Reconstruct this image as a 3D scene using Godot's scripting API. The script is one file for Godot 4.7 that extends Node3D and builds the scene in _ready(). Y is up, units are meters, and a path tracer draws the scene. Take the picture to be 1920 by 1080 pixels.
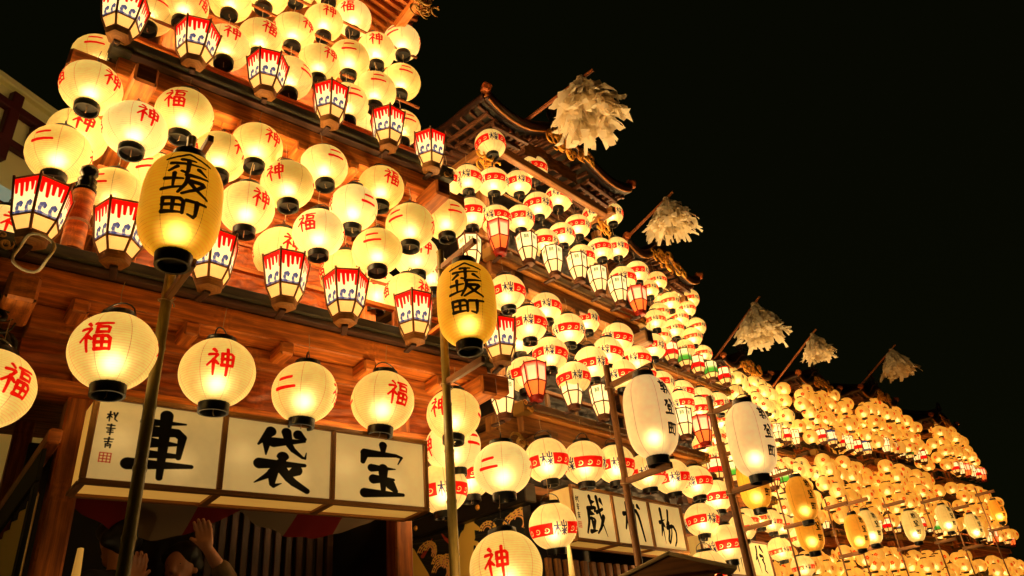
extends Node3D
# A night procession of wooden festival floats hung with paper lanterns, seen from the street below.

const KANJI := {
	"kami": "22 6 32 16/10 28 40 26 24 48 6 66/26 46 26 98/32 54 42 62/54 24 54 66/54 24 92 22 90 66/54 44 91 44/54 65 90 65/72 4 72 98",
	"fuku": "22 6 32 16/8 28 38 26 24 48 4 66/24 46 24 98/30 54 40 62/48 10 96 8/56 22 56 42/56 22 90 22 88 42/56 41 88 41/50 54 50 94/50 54 94 54 94 94/50 73 94 73/72 54 72 94/50 93 94 93",
	"two": "24 32 76 28/8 70 92 68",
	"yo": "50 0 32 20 1 40/50 2 68 20 99 40/36 40 64 40/14 60 87 58/50 40 50 98 38 92/27 74 12 92/73 74 90 90",
	"saka": "6 34 42 32/24 10 24 74/2 80 44 66/50 14 94 10/52 14 50 50 36 92/56 38 90 36 74 66 44 96/58 46 72 70 98 94",
	"machi": "8 22 8 80/8 22 50 22 50 80/8 50 50 50/29 22 29 80/8 79 50 79/56 26 98 24/78 26 78 90 62 82",
	"kuruma": "20 16 80 12/24 30 26 66/24 30 78 27 75 66/26 47 76 46/26 65 75 64/4 82 96 78/50 2 51 99",
	"fukuro": "26 4 6 28/20 18 20 44/32 22 88 14/54 2 62 28 90 46 92 34/76 4 88 10/50 46 50 54/10 60 90 56/48 58 30 76 4 92/34 74 34 96 50 90/76 66 60 76/46 62 66 84 96 99",
	"takara": "50 2 50 12/12 20 8 36/12 20 92 18 82 34/26 46 76 44/30 66 72 64/12 92 92 90/50 46 50 90/66 74 76 84",
	"tawamure": "32 4 40 34/38 16 54 14/18 34 56 28 50 38/20 36 18 66 4 94/30 44 46 46/30 58 46 56/34 66 34 86/46 62 40 84/22 90 52 86/60 40 90 30/66 2 76 50 98 98/90 50 74 76 54 92/84 8 94 20",
	"kozue": "22 4 22 96/2 32 42 26/20 36 4 70/24 36 38 56/62 6 60 90/58 26 52 44/72 20 84 34 98 96/84 6 94 12",
	"ume": "18 4 20 96/4 40 36 30/18 44 4 76/24 44 34 52/62 4 54 32 44 44/56 36 52 66 40 86 46 94 66 66 70 48/44 52 80 44 94 60 88 84 74 99",
	"sumu": "28 4 22 30 6 50/18 34 30 96/64 2 82 20/50 34 78 36 70 54/64 50 76 66 66 86 84 96",
	"atsu": "28 2 28 12/4 18 54 16/14 26 14 42/14 26 46 26 46 42/14 41 46 41/10 52 48 50 32 64/32 64 32 96 20 88/2 74 56 70/70 4 56 34/64 24 98 22/86 24 74 66 50 96/64 40 78 72 99 96",
	"noboru": "12 14 40 12 6 46/20 24 28 32/62 4 96 42/78 6 66 18/92 18 78 28/34 40 66 38/30 50 30 68/30 50 70 50 68 68/30 67 69 67/36 74 42 86/64 74 58 86/4 93 96 90",
	"emblem": "24 10 24 96/2 34 46 34/24 36 2 80/24 36 46 80/74 4 74 40/58 14 58 40 92 40/92 14 92 40/58 54 92 94/92 54 58 94/75 48 75 98/56 72 96 72",
	"name_a": "24 6 24 96/4 34 44 30/24 36 4 70/24 36 44 60/56 14 70 50/86 10 66 70 92 88",
	"name_b": "20 10 80 10/50 2 48 40/16 40 86 36/30 58 70 54/26 78 74 74/50 44 50 99",
	"name_c": "14 20 86 14/50 2 46 56/20 44 80 40/30 64 30 96/30 64 72 62 70 96/46 80 60 78",
}
const ORDINAL := ["first", "second", "third", "fourth", "fifth", "sixth", "seventh", "eighth", "ninth", "tenth", "eleventh", "twelfth", "thirteenth", "fourteenth"]
const EYE := Vector3(0, 1.6, 0)

const F1_LOW := [[[0.62, 3.24, -3.60, 1, -0.45], [1.14, 3.27, -3.70, 0, 0.05], [1.67, 3.29, -3.80, 2, -0.60], [2.18, 3.32, -3.80, 1, 0.50], [2.78, 3.36, -3.90, 0, -0.55], [2.90, 3.21, -4.10, 2, 0.80]], [[0.18, 3.05, -3.80, 1, 0.55], [2.92, 2.92, -3.60, 2, -0.50]], [[2.52, 2.23, -3.15, 0, -0.25]]]
const F1_MID := [[[0.33, 5.67, -4.35, 2, -0.30]], [[0.30, 5.10, -4.00, 0, 0.60], [0.32, 5.03, -4.40, 0, 0.10], [0.85, 5.20, -4.05, 1, -0.40], [1.12, 5.01, -4.12, 0, 0.75], [1.33, 5.12, -4.02, 0, 0.60], [1.82, 5.14, -4.00, 2, 0.50], [2.29, 5.14, -4.00, 1, 0.50], [3.02, 5.23, -4.20, 2, 0.50]], [[0.24, 4.70, -4.20, 2, -0.60], [0.57, 4.86, -3.95, 0, 0.30], [0.80, 4.85, -4.35, 2, -0.40], [1.52, 4.79, -3.90, 0, -0.50], [2.09, 4.91, -4.05, 2, 0.65], [2.51, 4.83, -3.95, 2, -0.60], [2.78, 4.84, -4.30, 0, 0.40], [3.05, 4.87, -4.50, 1, 0.30]], [[0.57, 4.56, -4.25, 2, -0.60], [1.30, 4.58, -4.00, 0, 0.50], [1.64, 4.47, -4.24, 0, 0.40], [1.78, 4.52, -3.95, 1, -0.50], [2.14, 4.46, -4.26, 0, 0.70], [2.20, 4.48, -3.90, 2, -0.20], [2.53, 4.55, -4.50, 2, 0.20], [2.67, 4.44, -4.27, 0, 0.75]], [[0.09, 4.15, -4.35, 0, 0.20]]]
const F1_UP := [[[1.99, 7.61, -4.40, 0, 0.20]], [[1.67, 7.41, -4.40, 1, 0.50], [2.23, 7.37, -4.40, 1, -0.30], [2.73, 7.31, -4.35, 2, -0.50]], [[1.41, 7.14, -4.40, 0, 0.50], [1.92, 7.06, -4.35, 0, 0.30], [2.42, 6.96, -4.30, 0, 0.00]], [[1.13, 6.85, -4.40, 2, 0.50], [1.65, 6.76, -4.35, 0, 0.70], [2.15, 6.69, -4.30, 2, 0.00], [2.68, 6.71, -4.30, 2, 0.30]], [[0.57, 6.35, -4.40, 2, 0.40], [0.78, 6.45, -4.30, 1, 0.75], [1.35, 6.40, -4.25, 1, 0.40], [1.85, 6.41, -4.25, 0, 0.55], [2.35, 6.33, -4.20, 2, 0.20], [2.49, 6.32, -4.60, 0, 0.50]], [[1.10, 6.16, -4.25, 0, 0.20], [1.63, 6.18, -4.30, 2, 0.75], [2.14, 6.16, -4.30, 2, 0.40], [2.67, 6.15, -4.30, 2, 0.50]]]
const F2_UP := [[[5.68, 7.09, -5.08, 0, -0.50], [6.48, 7.19, -5.24, 0, 0.70]], [[3.90, 6.71, -4.55, 0, 0.25], [4.47, 6.61, -4.82, 0, 0.30], [4.67, 6.84, -4.75, 0, -0.40], [5.18, 6.74, -4.92, 0, -0.10], [5.87, 6.80, -5.01, 0, -0.20], [6.45, 6.64, -5.24, 0, 0.40]], [[3.49, 6.21, -4.80, 0, 0.90], [3.70, 6.28, -4.72, 0, -0.10], [3.98, 6.32, -4.66, 0, 0.95], [4.66, 6.33, -4.75, 0, 0.60], [5.47, 6.47, -4.96, 0, 0.85], [5.85, 6.29, -5.01, 0, -0.60], [6.74, 6.35, -5.22, 0, 0.90]], [[4.40, 6.08, -4.77, 0, 0.70], [5.07, 6.15, -4.85, 0, 0.60]], [[3.12, 5.79, -4.75, 0, 0.50], [3.71, 5.86, -4.72, 0, 0.90], [3.92, 5.79, -4.60, 0, -0.40], [4.70, 5.87, -4.76, 0, -0.90], [5.32, 5.92, -4.84, 0, 0.10], [6.09, 5.92, -4.94, 0, 0.10]]]
const F2_MID := [[[5.33, 5.17, -4.94, 0, 0.70], [6.76, 5.30, -5.23, 0, 0.70]], [[3.82, 4.86, -4.44, 0, 0.10], [4.57, 5.04, -4.74, 0, 0.10], [4.77, 4.81, -4.66, 0, 0.90], [5.75, 5.04, -4.89, 0, -0.50], [6.05, 4.86, -4.93, 0, -0.20], [6.41, 4.83, -5.18, 0, 0.30], [7.40, 4.88, -5.41, 0, 0.10], [8.05, 4.95, -5.60, 0, 0.80], [8.65, 5.06, -5.78, 0, 0.80]], [[4.13, 4.66, -4.53, 0, 0.00], [4.20, 4.63, -4.79, 0, 0.30], [5.44, 4.76, -4.80, 0, -0.10], [6.61, 4.73, -5.11, 0, 0.90], [7.07, 4.60, -5.22, 0, -0.40], [7.57, 4.65, -5.33, 0, 0.90]], [[4.38, 4.42, -4.56, 0, 0.00], [5.06, 4.52, -4.70, 0, 0.60], [5.57, 4.52, -4.77, 0, -0.50]], [[4.16, 4.22, -4.68, 0, 0.80], [4.62, 4.22, -4.54, 0, 0.25]]]
const F2_LOW := [[[4.49, 3.37, -4.43, 0, -0.70], [4.93, 3.42, -4.48, 0, 0.10], [5.42, 3.42, -4.55, 0, -0.10], [5.83, 3.43, -4.60, 0, 0.20], [6.44, 3.48, -4.78, 0, -0.30], [6.81, 3.38, -4.83, 0, 0.90]], [[3.29, 3.15, -4.47, 0, 0.70], [3.84, 3.25, -4.19, 0, 0.00], [6.49, 3.11, -4.84, 0, 0.60]], [[2.87, 2.95, -4.21, 0, 0.10], [6.64, 2.86, -4.71, 0, 0.90]], [[3.73, 2.72, -4.08, 0, 0.30]], [[6.01, 2.56, -4.53, 0, -0.30]]]
const F3_UP := [[[8.69, 7.10, -6.10, 0, 0.20], [9.14, 7.06, -6.15, 0, 0.80]], [[7.92, 6.86, -5.81, 0, 0.30], [8.45, 6.93, -6.17, 0, -0.40]], [[7.64, 6.63, -5.78, 0, 0.60], [8.16, 6.59, -5.84, 0, 0.80], [8.76, 6.71, -6.00, 0, 0.10], [9.14, 6.55, -6.15, 0, 0.80]], [[8.48, 6.46, -5.97, 0, 0.30]], [[7.49, 6.04, -5.66, 0, 0.10], [7.81, 6.31, -5.80, 0, 0.80], [8.09, 6.12, -5.83, 0, 0.20], [8.75, 6.22, -6.00, 0, 0.80], [9.15, 6.09, -6.15, 0, 0.80]], [[7.73, 5.91, -5.79, 0, 0.90], [8.29, 5.86, -5.85, 0, 0.00]]]
const F3_MID := [[[10.96, 5.31, -6.56, 0, 0.50]], [[9.21, 5.01, -6.16, 0, -0.50]], [[8.25, 4.80, -5.95, 0, 0.20], [8.46, 4.84, -5.87, 0, 0.70], [9.19, 4.77, -6.05, 0, 0.10]], [[8.20, 4.42, -5.84, 0, 0.60], [8.39, 4.53, -5.76, 0, 0.40], [8.94, 4.42, -5.93, 0, 0.80], [9.64, 4.35, -6.20, 0, 0.50]], [[8.34, 4.27, -5.76, 0, -0.20]]]
const F3_LOW := [[[8.18, 3.35, -5.44, 0, -0.30], [8.69, 3.45, -5.60, 0, 0.90], [8.90, 3.41, -5.57, 0, 0.20], [9.21, 3.39, -5.61, 0, 0.90], [9.65, 3.28, -5.66, 0, 0.30], [9.71, 3.41, -5.76, 0, 0.10]], [[7.84, 3.21, -5.30, 0, 0.80], [9.35, 3.13, -5.82, 0, 0.50]], [[9.27, 2.85, -5.51, 0, 0.40]]]
const HEX_F1_DECK1 := [[0.20, 4.05, -3.87, "a"], [0.59, 4.05, -3.87, "a"], [1.09, 4.03, -3.87, "a"], [1.54, 4.03, -3.87, "a"], [1.95, 4.02, -3.87, "a"], [2.47, 4.00, -3.87, "a"], [3.22, 3.99, -3.87, "a"]]
const HEX_F1_DECK2 := [[0.37, 5.71, -3.95, "a"], [0.83, 5.73, -3.95, "a"], [1.33, 5.72, -3.95, "a"], [1.83, 5.69, -3.95, "a"], [2.33, 5.69, -3.95, "a"], [2.73, 5.64, -3.95, "a"]]
const HEX_F2_DECK2 := [[3.40, 5.11, -4.38, "w"], [3.80, 5.44, -4.44, "r"], [4.19, 5.47, -4.49, "w"], [4.57, 5.47, -4.54, "w"], [4.97, 5.54, -4.59, "w"], [5.31, 5.51, -4.64, "w"], [5.66, 5.50, -4.68, "w"], [6.03, 5.50, -4.73, "r"]]
const HEX_F2_DECK1 := [[3.65, 3.80, -4.42, "w"], [4.07, 4.05, -4.47, "r"], [4.58, 4.07, -4.54, "w"], [5.01, 4.06, -4.60, "w"], [6.46, 4.12, -4.79, "w"], [6.85, 4.11, -4.84, "r"]]
const HEX_F3_DECK2 := [[7.88, 5.70, -5.80, "p"], [8.22, 5.69, -5.84, "g"], [8.55, 5.67, -5.88, "p"], [8.91, 5.67, -5.92, "g"], [9.30, 5.67, -5.97, "p"]]
const HEX_F3_DECK1 := [[8.06, 4.02, -5.63, "p"], [8.47, 4.03, -5.67, "g"], [9.58, 4.10, -5.80, "p"], [9.98, 4.13, -5.84, "g"]]

var rng := RandomNumberGenerator.new()
var M := {}
var taken := {}
var boxes := {}


# ---------- naming ----------
func tag(o: Node, label := "", category := "", group := "", kind := "") -> Node:
	if label: o.set_meta("label", label)
	if category: o.set_meta("category", category)
	if group: o.set_meta("group", group)
	if kind: o.set_meta("kind", kind)
	return o


func numbered(called: String) -> String:
	var n: int = taken.get(called, 0)
	taken[called] = n + 1
	return called if n == 0 else "%s_%03d" % [called, n]


func thing(called: String, label: String, category: String, at := Vector3.ZERO, turn := 0.0, group := "") -> Node3D:
	var o := Node3D.new()
	o.name = numbered(called)
	add_child(o)
	o.position = at
	o.rotation.y = turn
	tag(o, label, category, group)
	return o


func put(called: String, mesh: Mesh, mat: Material, parent: Node, at := Vector3.ZERO, turn := Vector3.ZERO) -> MeshInstance3D:
	var o := MeshInstance3D.new()
	o.name = called
	o.mesh = mesh
	o.material_override = mat
	o.position = at
	o.rotation = turn
	if parent == self: o.name = numbered(called)
	parent.add_child(o, true)
	return o


# ---------- shapes ----------
func begin() -> SurfaceTool:
	var st := SurfaceTool.new()
	st.begin(Mesh.PRIMITIVE_TRIANGLES)
	return st


func tri(st: SurfaceTool, p: Array, n: Vector3, uv: Array) -> void:
	var order := [0, 1, 2]
	if (p[1] - p[0]).cross(p[2] - p[0]).dot(n) > 0.0: order = [0, 2, 1]
	for k in order:
		st.set_normal(n)
		st.set_uv(uv[k])
		st.add_vertex(p[k])


func quad(st: SurfaceTool, a: Vector3, b: Vector3, c: Vector3, d: Vector3, n: Vector3, u := [Vector2(0, 0), Vector2(1, 0), Vector2(1, 1), Vector2(0, 1)]) -> void:
	tri(st, [a, b, c], n, [u[0], u[1], u[2]])
	tri(st, [a, c, d], n, [u[0], u[2], u[3]])


# a box with chamfered edges; the grain (u) runs along its longest side
func add_box(st: SurfaceTool, size: Vector3, bevel := 0.006, at := Transform3D()) -> void:
	var h := size / 2
	var bv := minf(bevel, minf(h.x, minf(h.y, h.z)) * 0.45)
	var long := size.max_axis_index()
	var off := Vector2(rng.randf(), rng.randf())
	for ax in 3:
		for s: float in [-1.0, 1.0]:
			var i := (ax + 1) % 3
			var j := (ax + 2) % 3
			var pts := []
			var uvs := []
			for c in [[-1, -1], [1, -1], [1, 1], [-1, 1]]:
				var p := Vector3()
				p[ax] = h[ax] * s
				p[i] = (h[i] - bv) * c[0]
				p[j] = (h[j] - bv) * c[1]
				pts.append(at * p)
				uvs.append(off + (Vector2(p[i], p[j] * 2.0) if i == long or (ax == long and i < j) else Vector2(p[j], p[i] * 2.0)))
			var n := Vector3()
			n[ax] = s
			quad(st, pts[0], pts[1], pts[2], pts[3], (at.basis * n).normalized(), uvs)
	if bv <= 0.0: return
	for ax in 3:  # the edges along this axis
		var i := (ax + 1) % 3
		var j := (ax + 2) % 3
		for si: float in [-1.0, 1.0]:
			for sj: float in [-1.0, 1.0]:
				var pts := []
				for c in [[-1.0, 0], [1.0, 0], [1.0, 1], [-1.0, 1]]:
					var p := Vector3()
					p[ax] = (h[ax] - bv) * c[0]
					p[i] = (h[i] - bv * c[1]) * si
					p[j] = (h[j] - bv * (1 - c[1])) * sj
					pts.append(at * p)
				var n := Vector3()
				n[i] = si
				n[j] = sj
				quad(st, pts[0], pts[1], pts[2], pts[3], (at.basis * n).normalized(), [off, off + Vector2(size[ax], 0), off + Vector2(size[ax], 0.01), off + Vector2(0, 0.01)])


func box(size: Vector3, bevel := 0.006) -> Mesh:
	var key := str(size) + str(bevel) + str(rng.randi() % 3)
	if not boxes.has(key):
		var st := begin()
		add_box(st, size, bevel)
		boxes[key] = st.commit()
	return boxes[key]


func beam(called: String, x0: float, x1: float, y0: float, y1: float, z0: float, z1: float, mat: Material, parent: Node, bevel := 0.008) -> MeshInstance3D:
	var a := Vector3(x0, y0, z0)
	var b := Vector3(x1, y1, z1)
	return put(called, box((b - a).abs().snapped(Vector3.ONE * 0.001), bevel), mat, parent, (a + b) / 2)


# a turned shape: profile of (radius, height) from bottom to top
func add_lathe(st: SurfaceTool, prof: Array, seg := 20, at := Transform3D()) -> void:
	var run := [0.0]
	for i in range(1, prof.size()): run.append(run[-1] + (prof[i] - prof[i - 1]).length())
	for i in prof.size() - 1:
		for k in seg:
			var quadp := []
			for c in [[i, k], [i, k + 1], [i + 1, k + 1], [i + 1, k]]:
				var t: float = TAU * c[1] / seg
				var p: Vector2 = prof[c[0]]
				var ta: Vector2 = prof[mini(c[0] + 1, prof.size() - 1)] - prof[maxi(c[0] - 1, 0)]
				if (prof[i + 1] - prof[i]).normalized().dot(ta.normalized()) < 0.75: ta = prof[i + 1] - prof[i]
				var n := Vector3(ta.y * sin(t), -ta.x, ta.y * cos(t)).normalized()
				quadp.append([at * Vector3(p.x * sin(t), p.y, p.x * cos(t)), (at.basis * n).normalized(), Vector2(float(c[1]) / seg, 1.0 - run[c[0]] / run[-1])])
			for q in [0, 2, 1, 0, 3, 2]:
				st.set_normal(quadp[q][1])
				st.set_uv(quadp[q][2])
				st.add_vertex(quadp[q][0])


func lathe(prof: Array, seg := 20) -> Mesh:
	var st := begin()
	add_lathe(st, prof, seg)
	st.index()
	return st.commit()


func add_tube(st: SurfaceTool, path: Array, radii, sides := 6) -> void:
	var rings := []
	var up := Vector3.UP
	for i in path.size():
		var d: Vector3 = (path[mini(i + 1, path.size() - 1)] - path[maxi(i - 1, 0)]).normalized()
		if absf(d.dot(up)) > 0.95: up = Vector3.RIGHT if absf(d.x) < 0.9 else Vector3.BACK
		var s := d.cross(up).normalized()
		up = s.cross(d).normalized()
		var r: float = radii[i] if radii is Array else radii
		var ring := []
		for k in sides + 1:
			var t := TAU * k / sides
			var n := s * cos(t) + up * sin(t)
			ring.append([path[i] + n * r, n, Vector2(i * 0.1, float(k) / sides * 0.2)])
		rings.append(ring)
	for i in rings.size() - 1:
		for k in sides:
			for q in [rings[i][k], rings[i + 1][k + 1], rings[i + 1][k], rings[i][k], rings[i][k + 1], rings[i + 1][k + 1]]:
				st.set_normal(q[1])
				st.set_uv(q[2])
				st.add_vertex(q[0])
	for e in [0, rings.size() - 1]:
		var n: Vector3 = (path[0] - path[1]).normalized() if e == 0 else (path[-1] - path[-2]).normalized()
		for k in range(1, sides - 1): tri(st, [rings[e][0][0], rings[e][k][0], rings[e][k + 1][0]], n, [Vector2.ZERO, Vector2.ZERO, Vector2.ZERO])


func tube(path: Array, radii, sides := 6) -> Mesh:
	var st := begin()
	add_tube(st, path, radii, sides)
	return st.commit()


# carved scrollwork: spirals and leaves within w x h x d, facing +z
func carving(seed_: int, w: float, h: float, d: float, n := 12) -> Mesh:
	var r := RandomNumberGenerator.new()
	r.seed = seed_
	var st := begin()
	for i in n:
		var c := Vector3(r.randf_range(-0.5, 0.5) * w, r.randf_range(-0.5, 0.5) * h, r.randf_range(-0.5, 0.3) * d)
		var big := r.randf_range(0.16, 0.34) * minf(w, h)
		var turn := r.randf() * TAU
		var hand := 1.0 if r.randf() < 0.5 else -1.0
		var path := []
		var rad := []
		for k in 17:
			var t := k / 16.0
			var q := big * (0.12 + 1.1 * t)
			path.append(c + Vector3(cos(turn + hand * t * 8.5) * q, sin(turn + hand * t * 8.5) * q, d * 0.5 * (1.0 - t)))
			rad.append(big * (0.13 + 0.12 * sin(PI * t)) * (1.0 if t < 0.9 else 0.5))
		add_tube(st, path, rad, 5)
	return st.commit()


# a carved relief board of flowing wave ridges, facing +z
func relief(seed_: int, w: float, h: float, depth := 0.03, nx := 56, ny := 20) -> Mesh:
	var noise := FastNoiseLite.new()
	noise.seed = seed_
	noise.frequency = 1.3
	var st := begin()
	for j in ny + 1:
		for i in nx + 1:
			var x := w * (float(i) / nx - 0.5)
			var y := h * (float(j) / ny - 0.5)
			var e := noise.get_noise_2d(x * 1.5, y * 3.0)
			var f := noise.get_noise_2d(x * 4.0 + 9.0, y * 4.0)
			st.set_uv(Vector2(x, y * 2))
			st.set_smooth_group(0)
			st.add_vertex(Vector3(x, y, depth * (0.6 * sin(26.0 * (y + 0.35 * e + 0.1 * f)) + 0.8 * f)))
	for j in ny:
		for i in nx:
			var a := j * (nx + 1) + i
			for q in [a, a + nx + 1, a + nx + 2, a, a + nx + 2, a + 1]: st.add_index(q)
	st.generate_normals()
	return st.commit()


# ---------- pictures ----------
func stroke(im: Image, pts: PackedVector2Array, w0: float, w1: float, col: Color) -> void:
	var total := 0.0
	for i in pts.size() - 1: total += pts[i].distance_to(pts[i + 1])
	var run := 0.0
	for i in pts.size() - 1:
		var a := pts[i]
		var b := pts[i + 1]
		var len := a.distance_to(b)
		var wa := lerpf(w0, w1, run / maxf(total, 0.01))
		var wb := lerpf(w0, w1, (run + len) / maxf(total, 0.01))
		run += len
		var m := maxf(wa, wb) + 1.5
		for y in range(maxi(0, int(minf(a.y, b.y) - m)), mini(im.get_height(), int(maxf(a.y, b.y) + m) + 1)):
			for x in range(int(minf(a.x, b.x) - m), int(maxf(a.x, b.x) + m) + 1):
				var p := Vector2(x, y)
				var t := clampf((p - a).dot(b - a) / maxf(len * len, 0.01), 0, 1)
				var k := clampf(lerpf(wa, wb, t) - p.distance_to(a.lerp(b, t)) + 0.5, 0, 1) * col.a
				if k > 0:
					var xx := posmod(x, im.get_width())
					im.set_pixel(xx, y, im.get_pixel(xx, y).lerp(Color(col, 1), k))


func glyph(im: Image, which: String, at: Vector2, size: Vector2, w: float, col: Color, brush := 0.25) -> void:
	for s in KANJI[which].split("/"):
		var v: PackedStringArray = s.split(" ")
		var raw := []
		for i in v.size() / 2: raw.append(at + Vector2(float(v[2 * i]), float(v[2 * i + 1])) / 100.0 * size)
		var pts := PackedVector2Array()
		if raw.size() > 2:  # a brush rounds its corners a little
			for i in raw.size():
				if i == 0 or i == raw.size() - 1: pts.append(raw[i])
				else:
					pts.append(raw[i].lerp(raw[i - 1], 0.18))
					pts.append(raw[i].lerp(raw[i + 1], 0.18))
		else: pts = PackedVector2Array(raw)
		stroke(im, pts, w * (1.0 + brush * rng.randf_range(0.2, 1.0)), w * (1.0 - brush * rng.randf_range(0.2, 1.3)), col)


func paper(w: int, h: int, ribs: int, seams: int, base := Color(1, 0.97, 0.9), blotch := 0.035) -> Image:
	var im := Image.create(w, h, false, Image.FORMAT_RGB8)
	var noise := FastNoiseLite.new()
	noise.frequency = 0.03
	noise.seed = w + h
	for y in h:
		var rib := 0.0
		if ribs:
			var f := fposmod(float(y) / h * ribs, 1.0)
			rib = 0.11 * clampf(1.0 - absf(f - 0.5) * 5.0, 0, 1)
		for x in w:
			var k := 1.0 - rib - blotch * (noise.get_noise_2d(x, y) + 0.5) - blotch * maxf(0.0, noise.get_noise_2d(x * 0.25 + 300, y * 0.25) * 2.4)
			if seams:
				var g := fposmod(float(x) / w * seams, 1.0)
				if minf(g, 1.0 - g) * w / seams < 1.2: k *= 0.72
			im.set_pixel(x, y, Color(base.r * k, base.g * k, base.b * k))
	return im


func lantern_mat(im: Image, glow: Color, energy: float, alpha := 0.94) -> StandardMaterial3D:
	im.generate_mipmaps()
	var t := ImageTexture.create_from_image(im)
	var m := StandardMaterial3D.new()
	m.albedo_texture = t
	m.albedo_color = Color(0.86, 0.82, 0.66, alpha)
	m.roughness = 0.74
	m.metallic_specular = 0.3
	m.refraction_enabled = true
	m.refraction_scale = 0.05
	m.emission_enabled = true
	m.emission = glow
	m.emission_texture = t
	m.emission_operator = BaseMaterial3D.EMISSION_OP_MULTIPLY
	m.emission_energy_multiplier = energy
	return m


func plain(col: Color, rough := 0.7, metal := 0.0) -> StandardMaterial3D:
	var m := StandardMaterial3D.new()
	m.albedo_color = col
	m.roughness = rough
	m.metallic = metal
	return m


func wood(col: Color, dark: Color, seed_: int, rough := 0.62) -> StandardMaterial3D:
	var a := FastNoiseLite.new()
	a.seed = seed_
	a.frequency = 1.0
	var im := Image.create(256, 256, false, Image.FORMAT_RGB8)
	for y in 256:
		for x in 256:
			var u := x / 256.0
			var v := y / 256.0
			var e := minf(minf(u, 1 - u) * 8, 1.0)  # the grain runs along u and wraps there
			var g := 0.5 + 0.5 * sin(60.0 * (v + 0.08 * e * a.get_noise_2d(u * 1.5, v * 4.0)))
			g = 0.45 * g + 0.4 * (0.5 + a.get_noise_2d(e * u * 3.0, v * 90.0)) + 0.3 * (a.get_noise_2d(u * 5.0 * e, v * 7.0) + 0.3)
			im.set_pixel(x, y, dark.lerp(col, clampf(g, 0, 1)))
	im.generate_mipmaps()
	var m := StandardMaterial3D.new()
	m.albedo_texture = ImageTexture.create_from_image(im)
	m.roughness = rough
	return m


# ---------- lanterns ----------
func bulb(parent: Node, at: Vector3, energy: float, col := Color(1, 0.82, 0.54), size := 0.03) -> void:
	var o := OmniLight3D.new()
	o.name = "bulb"
	o.light_color = col
	o.light_energy = energy
	o.light_size = size
	o.omni_range = 8
	o.omni_attenuation = 2
	o.shadow_enabled = true
	o.position = at
	parent.add_child(o, true)


func round_lantern(R: float, mat: Material, energy: float, fine: bool) -> Node3D:
	var o := Node3D.new()
	var prof := []
	var n := 22 if fine else 12
	for i in n + 1:
		var a := lerpf(-1.17, 1.17, float(i) / n)
		prof.append(Vector2(cos(a), sin(a) * 0.96) * R)
	put("paper_shell", lathe(prof, 28 if fine else 16), mat, o)
	var y: float = 0.96 * sin(1.17) * R
	var r: float = cos(1.17) * R
	var sg := 18 if fine else 10
	put("bottom_cap", lathe([Vector2(r * 0.8, -y - 0.02 * R), Vector2(r * 0.88, -y - 0.25 * R), Vector2(r * 1.02, -y - 0.25 * R), Vector2(r * 1.05, -y + 0.015)], sg), M.cap, o)
	put("base_plate", lathe([Vector2(0.001, -y - 0.05 * R), Vector2(r * 0.82, -y - 0.05 * R)], sg), M.plate, o)
	put("top_cap", lathe([Vector2(r * 1.08, y - 0.012), Vector2(r * 1.02, y + 0.13 * R), Vector2(r * 0.7, y + 0.14 * R), Vector2(r * 0.66, y)], sg), M.cap, o)
	if fine:
		var arc := []
		for k in 9:
			var t := PI * k / 8
			arc.append(Vector3(cos(t) * r, y + 0.12 * R + sin(t) * 0.32 * R, 0))
		put("handle", tube(arc, 0.004, 5), M.cap, o)
	put("cord", tube([Vector3(0, y + (0.44 if fine else 0.1) * R, 0), Vector3(0.004, y + 0.44 * R + 0.05, 0), Vector3(0, y + 0.44 * R + 0.12, 0.01)], 0.0022, 4), M.cord, o)
	put("bulb_hook", tube([Vector3(0, -y - 0.05 * R, 0), Vector3(0.003, -y - 0.26 * R, 0), Vector3(0.012, -y - 0.3 * R, 0)], 0.003, 4), M.cord, o)
	bulb(o, Vector3(0, -0.22 * R, 0), energy)
	return o


func hang(rows: Array, protos: Array, starts: Array, kinds: Array, where: String, group: String) -> void:
	for i in rows.size():
		var row: Array = rows[i]
		for k in row.size():
			var d: Array = row[k]
			var o: Node3D = protos[rng.randi() % protos.size()].duplicate()
			o.name = numbered("paper_lantern")
			add_child(o)
			o.position = Vector3(d[0], d[1], d[2])
			var to := EYE - o.position
			o.rotation.y = atan2(to.x, to.z) + asin(d[4]) - TAU * starts[d[3]]
			o.rotation.x = rng.randfn(0, 0.045)
			o.rotation.z = rng.randfn(0, 0.05)
			o.scale = Vector3(1, rng.randf_range(0.94, 1.05), 1) * rng.randf_range(0.96, 1.05)
			var place: String = ("%s from left in %s row" % [ORDINAL[k], ORDINAL[i]] if row.size() > 1 else "alone in %s row" % ORDINAL[i])
			tag(o, "%s, %s, %s" % [kinds[d[3]], place, where], "lantern", group)


func hex_panel(ra: float, rb: float, ya: float, yb: float) -> Mesh:
	var st := begin()
	var s := sin(PI / 6)
	var c := cos(PI / 6)
	var n := Vector3(0, ra * c - rb * c, yb - ya).normalized()
	for f: float in [1.0, -1.0]:
		var z := 0.0 if f > 0 else -0.002
		quad(st, Vector3(-ra * s, ya, ra * c + z), Vector3(ra * s, ya, ra * c + z), Vector3(rb * s, yb, rb * c + z), Vector3(-rb * s, yb, rb * c + z), n * f, [Vector2(0, 1), Vector2(1, 1), Vector2(1, 0), Vector2(0, 0)])
	return st.commit()


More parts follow.
